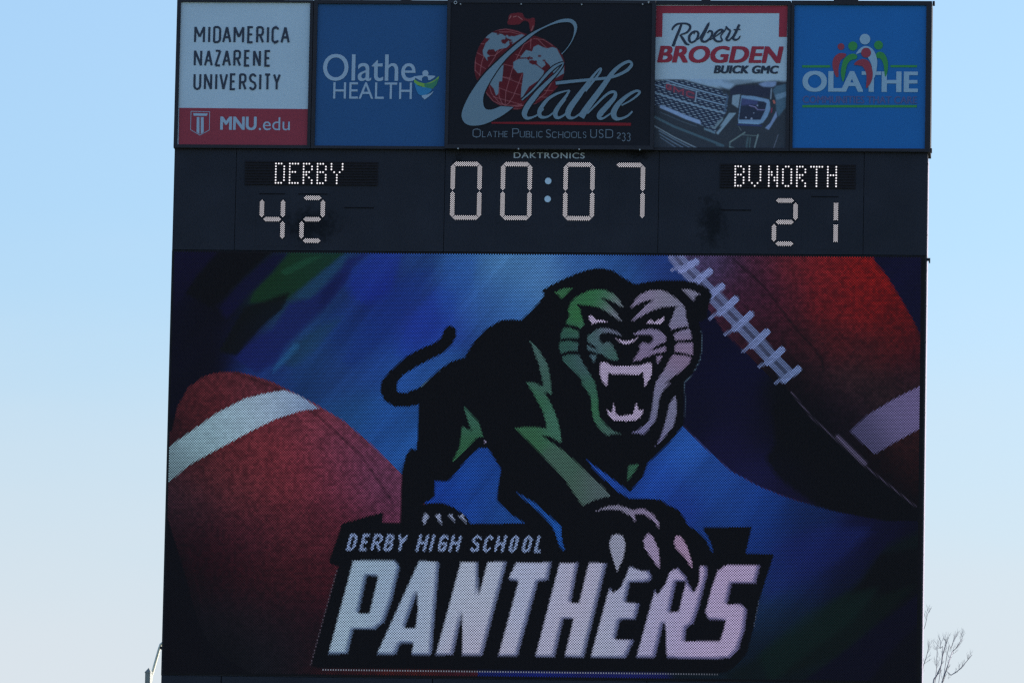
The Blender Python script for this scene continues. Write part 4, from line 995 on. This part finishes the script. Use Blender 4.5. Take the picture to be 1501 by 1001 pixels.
    for a_, b_, w_, cc in ((t4(440, 410), t4(520, 430), .8, (84, 92, 140)), (t4(520, 430), t4(550, 465), .8, (90, 96, 140)), (t4(550, 465), t4(650, 470), .8, (74, 84, 130)),
                           (t4(300, 640), t4(560, 650), .8, (84, 124, 190)), (t4(290, 665), t4(600, 680), 1.2, (30, 44, 90)),
                           (t4(380, 770), t4(180, 900), 1.1, (72, 96, 108)), (t4(180, 900), t4(180, 960), 1.0, (60, 84, 96)), (t4(180, 965), t4(240, 980), 1.3, (74, 100, 112)), (t4(340, 800), t4(560, 815), .7, (62, 84, 96)),
                           (t4(555, 800), t4(505, 990), 1.2, (74, 98, 112)), (t4(420, 840), t4(400, 985), 1.6, (44, 66, 80)), (t4(455, 840), t4(440, 985), 1.0, (48, 72, 84)),
                           (t4(825, 800), t4(760, 990), .8, (60, 74, 96)), (t4(735, 190), t4(725, 320), 1.1, (80, 104, 132)), (t4(765, 350), t4(775, 375), 1.6, (118, 74, 74)), (t4(740, 450), t4(735, 500), 1.0, (90, 40, 70)),
                           (t4(300, 690), t4(330, 740), .7, (60, 76, 88))):
        c = over(c, np.clip(w_ - segdist(P, a_, b_) + .4, 0, 1) * .9, ink(cc))
    # wing
    c = over(c, soft(P, [t4(750, 200), t4(800, 150), t4(930, 120), t4(930, 430), t4(830, 560), t4(800, 480), t4(790, 300)], 1.2), ink((46, 74, 100)))
    c = over(c, soft(P, [t4(780, 270), t4(930, 225), t4(930, 290), t4(830, 330), t4(800, 330)], 1.0), ink((70, 102, 134)))
    c = over(c, soft(P, [t4(800, 480), t4(810, 560), t4(700, 735), t4(650, 710), t4(720, 640)], .8), ink((78, 106, 150)))
    # bumper lines
    for pts, w_, cc in (([t3(40, 560), t3(300, 690), t3(560, 790), t3(955, 945)], 1.8, (46, 72, 92)), ([t3(120, 500), t3(400, 620), t3(600, 690)], .9, (44, 60, 78)),
                        ([t3(45, 685), t3(300, 830), t3(620, 985)], .9, (84, 108, 132)), ([t3(100, 745), t3(320, 870), t3(540, 985)], .8, (68, 92, 120)),
                        ([t3(110, 790), t3(300, 905), t3(450, 985)], .8, (68, 92, 120)), ([t3(120, 835), t3(350, 985)], .7, (62, 84, 112)), ([t4(0, 935), t4(60, 950)], 1.2, (44, 66, 84))):
        c = over(c, np.clip(w_ - linedist(P, pts) + .4, 0, 1) * .9, ink(cc))
    c *= (.93 + .14 * vnoise(x / 3, y / 3, 12))[:, None]
    return c, None
picture('truck_picture', 958.9, 1152.2, 116, 217.3, .55, F0, truck, p4)

# ---- panel 3: apple globe and flowing script
def m5(x, y): return (670 + x / 9.1, 10 + y / 9.1)
def m6(x, y): return (670 + x / 9.1, 100 + y / 9.1)
def mB(x, y): return (640 + x / 4.352, y / 4.352)
apple = smooth([mB(248, 490), mB(243, 400), mB(270, 300), mB(330, 225), mB(400, 190), mB(480, 188), mB(560, 215), mB(640, 235), mB(700, 260), mB(780, 320), mB(812, 380), mB(818, 450), mB(790, 530), mB(720, 610), mB(620, 670), mB(520, 700), mB(430, 690), mB(350, 640), mB(290, 560)], 3, True)
def globe(P):
    x, y = P[:, 0], P[:, 1]
    m = soft(P, apple, .5)
    c = np.tile(ink((18, 18, 30)), (len(P), 1))
    red = ink((66, 13, 26)) * (.60 + .25 * (vnoise(x / 14, y / 14, 5) - .5))[:, None]
    rd = np.array([red[i] for i in range(0)]) if False else red
    c = c * (1 - m[:, None]) + rd * m[:, None]
    line = ink((104, 70, 84)); land = ink((62, 88, 112))
    # meridians gathered at the foot of the apple
    foot = m6(640, 500)
    for pts in ([m5(300, 490), m5(245, 640), m5(240, 860)], [m5(390, 560), m5(330, 740), m5(300, 920)], [m5(560, 560), m5(500, 680), m5(420, 800)],
                [m5(905, 480), m5(800, 680), m5(740, 820), m5(690, 1000), m6(650, 320), foot], [m5(985, 430), m5(980, 560)], [m5(870, 900), m6(830, 180), m6(750, 380), m6(690, 470), foot],
                [m6(430, 240), m6(460, 340), m6(560, 460), foot], [m6(560, 270), m6(560, 380), m6(600, 470), foot], [m6(390, 330), m6(480, 440), m6(600, 500)],
                [m6(1150, 250), m6(1050, 400), m6(900, 500), foot], [m6(1274, 170), m6(1180, 340), m6(1000, 480), m6(780, 520)]):
        c = over(c, np.clip(.75 - linedist(P, pts), 0, 1) * m, line)
    for pts in ([m5(240, 600), m5(330, 650), m5(500, 655), m5(620, 560)], [m5(235, 740), m5(330, 800), m5(380, 830)], [m5(240, 850), m5(310, 920)], [m5(310, 495), m5(360, 500)],
                [m5(620, 770), m5(760, 800)], [m5(600, 935), m5(730, 960)], [m6(600, 120), m6(720, 160), m6(870, 215)], [m6(560, 265), m6(700, 320), m6(840, 360)], [m6(480, 385), m6(650, 430), m6(860, 490)],
                [m6(1090, 300), m6(1274, 300)], [m6(1060, 390), m6(1200, 390)], [m6(1010, 480), m6(1080, 470)], [m5(780, 640), m5(860, 660), m5(900, 660)], [m5(1020, 430), m5(1150, 440), m5(1274, 520)], [m5(1080, 440), m5(1200, 560)],
                [m5(480, 325), m5(650, 300), m5(820, 340), m5(900, 380)], [m5(560, 340), m5(720, 340), m5(860, 380)], [m5(900, 500), m5(1000, 440)], [m5(840, 400), m5(760, 460)], [m6(730, 540), m6(830, 550)], [m6(720, 520), m6(860, 480)]):
        c = over(c, np.clip(.7 - linedist(P, pts), 0, 1) * m, line)
    lands = [
     [m5(470, 345), m5(600, 370), m5(650, 400), m5(640, 440), m5(600, 440), m5(600, 490), m5(640, 500), m5(690, 450), m5(700, 510), m5(660, 550), m5(560, 570), m5(510, 600), m5(490, 570), m5(420, 575), m5(395, 620), m5(420, 650), m5(440, 660), m5(400, 680), m5(410, 730), m5(350, 650), m5(340, 590), m5(370, 520), m5(380, 490), m5(440, 430), m5(380, 420), m5(400, 380)],
     [m5(650, 380), m5(760, 400), m5(860, 370), m5(900, 385), m5(740, 500), m5(690, 470), m5(740, 450), m5(660, 420)],
     [m5(870, 640), m5(920, 580), m5(1000, 600), m5(1020, 540), m5(1080, 510), m5(1140, 540), m5(1200, 560), m5(1274, 540), m5(1330, 560), mB(812, 400), mB(812, 470), mB(760, 500), m5(1240, 790), m5(1190, 740), m5(1160, 710), m5(1180, 780), m5(1130, 820), m5(1080, 780), m5(1050, 740), m5(960, 720), m5(980, 660), m5(930, 680), m5(840, 680)],
     [m5(750, 740), m5(820, 700), m5(930, 695), m5(1000, 760), m5(1070, 790), m5(1160, 860), m5(1150, 910), m5(1080, 990), m6(960, 250), m6(880, 380), m6(850, 400), m6(860, 260), m6(885, 80), m5(880, 880), m5(810, 890), m5(750, 820)],
     [m5(620, 780), m5(600, 1000), m6(560, 180), m6(550, 340), m6(520, 370), m6(490, 280), m6(440, 220), m6(430, 130), m6(480, 0)],
    ]
    for pl in lands: c = over(c, soft(P, pl, .4) * m, land)
    for a_, r_ in ((m5(620, 460), 2.6), (m5(1100, 660), 1.8), (m5(990, 690), 1.8), (m5(950, 570), 1.4), (m5(700, 390), 1.6), (m5(545, 368), 1.4), (m5(1000, 740), 3.0), (m5(1160, 720), 1.5), (m5(720, 480), 1.8)):
        q = P - np.array(a_); c = over(c, np.clip(r_ + .4 - np.hypot(q[:, 0] / 1.5, q[:, 1]), 0, 1) * m * .9, rd)
    lm = [m5(960, 730), m5(1060, 720), m5(1070, 745), m5(1010, 780)]
    c = over(c, soft(P, lm, .4) * m, rd)
    # stalk and leaf
    stem = smooth([m5(680, 180), m5(700, 110), m5(780, 85), m5(870, 90), m5(900, 150), m5(960, 165), m5(1030, 150), m5(1040, 230), m5(1010, 320), m5(975, 330), m5(960, 230), m5(930, 195), m5(880, 195), m5(820, 240), m5(680, 240)], 3, True)
    ms = soft(P, stem, .9); c = over(c, ms * .95, ink((64, 16, 26)))
    for a_, b_ in ((m5(750, 140), m5(790, 130)), (m5(815, 135), m5(870, 175)), (m5(1015, 260), m5(995, 320)), (m5(720, 125), m5(700, 160))):
        c = over(c, np.clip(.9 - segdist(P, a_, b_), 0, 1) * .6, ink((120, 100, 110)))
    return c, np.maximum(m, ms)
picture('apple_globe', 690, 834, 16, 166, .6, F3, globe, p3)
swash_out = [(823.8,80.4),(835.3,66.6),(843.4,50.6),(846,39),(842,31),(833,27.8),(819,29.9),(800.8,37.9),(777.9,49.4),(754.9,66.6),(731.9,87.3),(708.9,110.3),(690.6,135.6),(679,158.5),(676.8,172.3),(682.5,181.5),(692.8,184.5),(708.9,182.7),(727.3,174.6),(741,166.6),(752.6,157.4)]
swash_in = [(734,156),(722.7,160.4),(713.5,160.8),(708.9,155),(708.5,142.5),(713.5,128.7),(727.3,105.7),(743.4,85),(766.4,64.3),(789.4,46),(812.3,35.6),(830.7,32.9),(838.8,35.6),(841.7,43.7),(838.8,57.4),(830.7,71),(822.7,79.3)]
so, si = smooth(swash_out, 4), smooth(swash_in, 4)
ring = np.vstack([so, si])
b = MB(); b.sheet(ring + np.array([-1.9, -1.2]), F3 + .001); b.sheet(ring + np.array([1.3, .9]), F3 + .0014); b.build('swash_outline', M['black_v'], p3)  # black print outlining the swash against the globe
b = MB(); b.sheet(ring, F3 + .002); b.build('script_swash', M['grey_ink'], p3)
script = [
 ([(765,147),(782.5,131),(800.8,110),(811,100),(817,96),(822,93.5),(826,92.6)], [1.8,2.6,4.2,4.2,3.2,2.4,1.6]),
 ([(826,92.8),(823.6,98),(816,108),(808,116),(792.4,131.5),(784.5,141),(773.3,156),(768.7,167),(772,173.3),(780,172.5),(789.4,167.7),(797,160)], [1.4,1.8,3,4.5,6.2,7.4,8,8,5,3,2.4,1.8]),
 ([(835,132.6),(824,135.2),(814.6,138.6),(804,145),(796.5,153.5),(791,163),(791.5,170.3),(797,172.4),(805.4,170),(819,158.5),(829,146)], [1.6,2.8,3.8,4.6,5.6,6.4,5.6,4,2.6,2.4,2.2]),
 ([(835,132.6),(830,141),(821.5,152.5),(814.5,164),(815,171.5),(820.6,172.6),(829,167.5),(836,160)], [2.6,4,5.8,7,6,3.6,2.6,2]),
 ([(881.5,100),(878,102),(869.5,111.6),(861.7,122.4),(848.6,140.4),(836.6,157),(832.5,166.5),(835,172.6),(842,172.7),(850,167),(857,159)], [1.5,2.6,3.6,5.4,7.8,8.8,8.6,5.6,2.8,2.4,2]),
 ([(881.5,100),(880.6,104),(876.3,111),(868,121.5),(858,134)], [1.5,3.2,3.2,3.4,3.4]),
 ([(814.5,122.4),(826,121),(850,118.6),(874,116.4),(894.3,114),(907.5,109.8),(919.5,103.2),(925.5,96.4),(925.8,92.6)], [4.6,4.8,4.4,4,4,4.2,4.8,4.6,3.6]),
 ([(926,93.4),(924,91.2),(919.5,91),(910,96),(900.3,104.4),(892,115.2),(881,130.8),(868,148.2),(857,163.4),(851.6,172.4)], [3.4,4,4.4,4.8,6,7,8,8.8,9.4,9.6]),
 ([(861,167),(874,153.5),(886,141.6),(895,135.6),(901.6,136),(900.6,143.5),(890.7,155),(880,167),(878.5,172.8),(884.5,173.6),(896,166)], [2,3,3.4,4,4.4,6,7.8,8.4,6,3,2]),
 ([(911,154.9),(924.3,147.8),(935,139.6),(937.6,134.9),(931.5,134),(919.5,140.8),(906.3,153),(899.6,165),(901.6,173),(908.5,174.6),(919.5,170.6),(927,163.6)], [2,2.6,3.4,3.4,3.8,5,7.4,8.8,7,4,3,2.6]),
]
b = MB(); bs = MB()
for k, (pt, ww) in enumerate(script):
    q = smooth(pt, 6); wi = np.interp(np.linspace(0, len(ww) - 1, len(q)), range(len(ww)), ww)
    b.strip(q, wi, F3 + .004 + k * .0004)
    if k in (0, 1, 6): bs.strip(q[:40] if k != 6 else q[:26], (wi + 3.2)[:40 if k != 6 else 26], F3 + .0026 + k * .00008)
bs.build('script_outline', M['black_v'], p3); b.build('script_lettering', M['grey_ink'], p3)  # black print edging some strokes, then the script itself
b = MB(); b.sheet([mB(350, 780), mB(800, 778), mB(1240, 786), mB(1240, 804), mB(800, 798), mB(350, 790)], F3 + .001); b.build('underline', M['darkred'], p3)
def xb(*a): return [mB(x, 0)[0] for x in a]
b = MB()
def sc(s, x0, x1, ws, yt, yb, wd=1.0):
    X0, X1 = xb(x0, x1); tot = sum(ws) ; gap = (X1 - X0) * .16 / max(len(ws) - 1, 1) if len(ws) > 1 else 0
    k = (X1 - X0 - gap * (len(ws) - 1)) / tot
    stroke_word(b, s, spans(X0, [w_ * k for w_ in ws], gap), yt / 4.352, yb / 4.352, wd, F3 + .001, serif=1.0)
sc('O', 229, 281, [1], 822, 878, 1.25); sc('LATHE', 290, 455, [.9, 1.2, 1, 1.15, .85], 838, 877)
sc('P', 482, 524, [1], 820, 878, 1.25); sc('UBLIC', 530, 678, [1.1, 1, .85, .25, 1], 838, 879)
sc('S', 697, 729, [1], 826, 880, 1.25); sc('CHOOLS', 736, 955, [1.1, 1.1, 1.25, 1.25, .8, .75], 841, 882)
sc('USD', 980, 1125, [1, .75, 1.15], 826, 882, 1.25)
sc('2', 1148, 1174, [1], 846, 886, 1.1); sc('3', 1180, 1206, [1], 848, 902, 1.1); sc('3', 1212, 1238, [1], 848, 902, 1.1)
tag(b.build('fine_lettering', M['grey_ink2'], p3), kind='stuff')

# ================================================================ SUPPORT STEELWORK
st_ = empty('support_frame', (0, 1.6, 0), 'steel columns and beams that hold up the scoreboard from behind', 'steel frame')
for x in (-3.9, 3.9):
    b = MB(); b.box(x - .22, x + .22, 1.0, 1.04, 0, ZTOP + 3.2); b.box(x - .22, x + .22, 1.46, 1.5, 0, ZTOP + 3.2); b.box(x - .02, x + .02, 1.04, 1.46, 0, ZTOP + 3.2)
    b.build('column', M['steel'], st_)
for z in (ZTOP - 5.8, ZTOP - 2.8, ZTOP + .5, ZTOP + 2.9):
    b = MB(); b.box(-5.2, 5.2, .72, .99, z, z + .2); b.build('crossbeam', M['steel'], st_)
for x in (-3.9, 3.9):
    b = MB(); b.box(x - .7, x + .7, .6, 1.9, -.1, .35); b.build('footing', M['steel'], st_, bevel=.03)

# ================================================================ POST WITH CAP AND BENT PIPE (lower left)
d_ = -4.0
PX = sp(218, 986, d_); sc_ = U * (109.5 + 4) / 109.5
ph = empty('light_pole', (PX[0], 4, 0), 'grey square post with pointed cap and bent pipe beside the lower left screen corner', 'pole')
hw_ = 4.6 * sc_
b = MB(); z_ = PX[2]
def rot_box(b, cx, cy, hw, z0, z1, ang):
    c, s = math.cos(ang), math.sin(ang); cs_ = [(cx + (a * c - e * s) * hw, cy + (a * s + e * c) * hw) for a, e in ((-1, -1), (1, -1), (1, 1), (-1, 1))]
    b.add([(x, y, z0) for x, y in cs_] + [(x, y, z1) for x, y in cs_], [(0, 1, 5, 4), (1, 2, 6, 5), (2, 3, 7, 6), (3, 0, 4, 7), (4, 5, 6, 7), (3, 2, 1, 0)])
    return cs_
rot_box(b, PX[0], 4, hw_ * .86, 0, z_, math.radians(-15)); b.build('post', M['steel'], ph)
b = MB(); cs_ = rot_box(b, PX[0], 4, hw_ * .98, z_, z_ + .012, math.radians(-15))
b.add([(x, y, z_ + .0125) for x, y in cs_] + [(PX[0] , 4, z_ + 8.0 * sc_)], [(0, 1, 4), (1, 2, 4), (2, 3, 4), (3, 0, 4)]); b.build('pyramid_cap', M['steel'], ph)
pp = [sp(219.6, 1001, d_), sp(221, 990, d_), sp(223.6, 981, d_), sp(229, 962, d_), sp(232.4, 950, d_), sp(234.6, 943.5, d_), sp(237.5, 941, d_), sp(243, 940.5, d_), sp(262, 946, d_)]
pp = [Vector((p[0], 4.0 + .08, p[2])) for p in pp]
b = MB(); b.tube(pp, 2.1 * sc_, 12); b.build('bent_pipe', M['cream'], ph, smooth=True)
A = sp(236.5, 949.5, d_); b = MB(); b.box(A[0] - .012, A[0] + .05, 3.9, 4.05, A[2] - .016, A[2] + .016); b.build('pipe_clamp', M['frame'], ph)

# ================================================================ BARE TREES
def bare_tree(base, seed, limbs, label, height, group=None):
    """trunk, limbs through measured points, then fine twigs"""
    r = random.Random(seed)
    root = empty('bare_tree', base, label, 'tree', group)
    b = MB()
    bx, by, bz = base
    top = Vector((bx + r.uniform(-.3, .3), by, height * .52))
    b.tube([Vector(base), Vector((bx + .08, by, height * .2)), Vector((bx - .05, by, height * .38)), top], [.22, .17, .13, .09], 9)
    b.build('trunk', M['bark'], root, smooth=True)
    b = MB(); tw = MB()
    def twig(p, dr, ln, rad, lev):
        pts = [p]; d0 = dr.normalized(); k = 4
        for i in range(k):
            d0 = (d0 + Vector((r.gauss(0, .09), r.gauss(0, .12), r.gauss(.05, .07)))).normalized()
            pts.append(pts[-1] + d0 * ln / k)
        tw.tube(pts, [rad * (1 - .2 * i) for i in range(k + 1)], 4 if rad < .008 else 5, cap=False)
        if lev > 0:
            for i in range(1, k + 1):
                for _ in range(2 if lev > 1 else 1):
                    if r.random() < .78:
                        sd_2 = Vector((r.choice((-1, 1)) * r.uniform(.35, .8), r.uniform(-.6, .6), r.uniform(.2, .8)))
                        twig(pts[i], d0 + sd_2, ln * r.uniform(.34, .62), rad * .58, lev - 1)
    for pts, r0, r1 in limbs:
        pv = [Vector(p) for p in pts]
        pv = [top.lerp(pv[0], t) for t in (0, .35, .7)] + pv if (pv[0] - top).length > .4 else pv
        q = [Vector(p) for p in smooth([tuple(p) for p in pv], 3)]
        k = len(q); b.tube(q, [r0 + (r1 - r0) * (i / (k - 1)) ** .7 for i in range(k)], 6)
        for i in range(int(k * .45), k):
            t = (q[min(i + 1, k - 1)] - q[max(i - 1, 0)]).normalized()
            for _ in range(1 if i < k - 1 else 2):
                if r.random() < .7:
                    sd_2 = Vector((r.choice((-1, 1)) * r.uniform(.25, .7), r.uniform(-.5, .5), r.uniform(.0, .5)))
                    twig(q[i], t + sd_2, r.uniform(.08, .19), max(r1 * .5, .004), 2)
    b.build('limbs', M['bark'], root, smooth=True)
    tag(tw.build('twigs', M['bark'], root), kind='stuff')
    return root
TD = -46.0
def tp(x, y, dy=0): p = sp(x, y, TD - dy); return (p[0], p[1], p[2])
T = lambda *a: [tp(*p) for p in a]
th_ = sp(1385, 905, TD)[2]
bx_, _, _ = tp(1366, 1001)
tlimbs = [
 (T((1366, 1012), (1373, 990), (1379.5, 975), (1381.5, 962), (1385, 948), (1387.5, 940)), 0.0255, 0.0072),
 (T((1379, 1012), (1382, 998), (1386, 984), (1391, 970), (1396, 955, 1), (1401, 950, 1), (1410, 936, 1)), 0.0225, 0.0056),
 (T((1382, 996, -1), (1394, 989, -1), (1406, 981, -1), (1415, 971, -1), (1425, 959, -1)), 0.0195, 0.0056),
 (T((1352, 990, 2), (1355, 972, 2), (1359, 958, 2), (1361, 948, 2)), 0.0165, 0.0056),
 (T((1381, 962, 1), (1378.6, 950, 1), (1379, 939, 1)), 0.0105, 0.0048),
 (T((1345, 960, 2), (1356, 917, 2), (1359.5, 900, 2)), 0.0150, 0.0048),
 (T((1388, 960, 1), (1394, 950, 1), (1397.5, 938, 1)), 0.0105, 0.0048),
 (T((1371, 996, 2), (1372.6, 975, 2), (1374, 946, 2)), 0.0105, 0.0048),
]
bare_tree((bx_ - .6, 46, 0), 4, tlimbs, 'bare twiggy tree rising behind the lower right screen corner', th_)

print('leds', n)
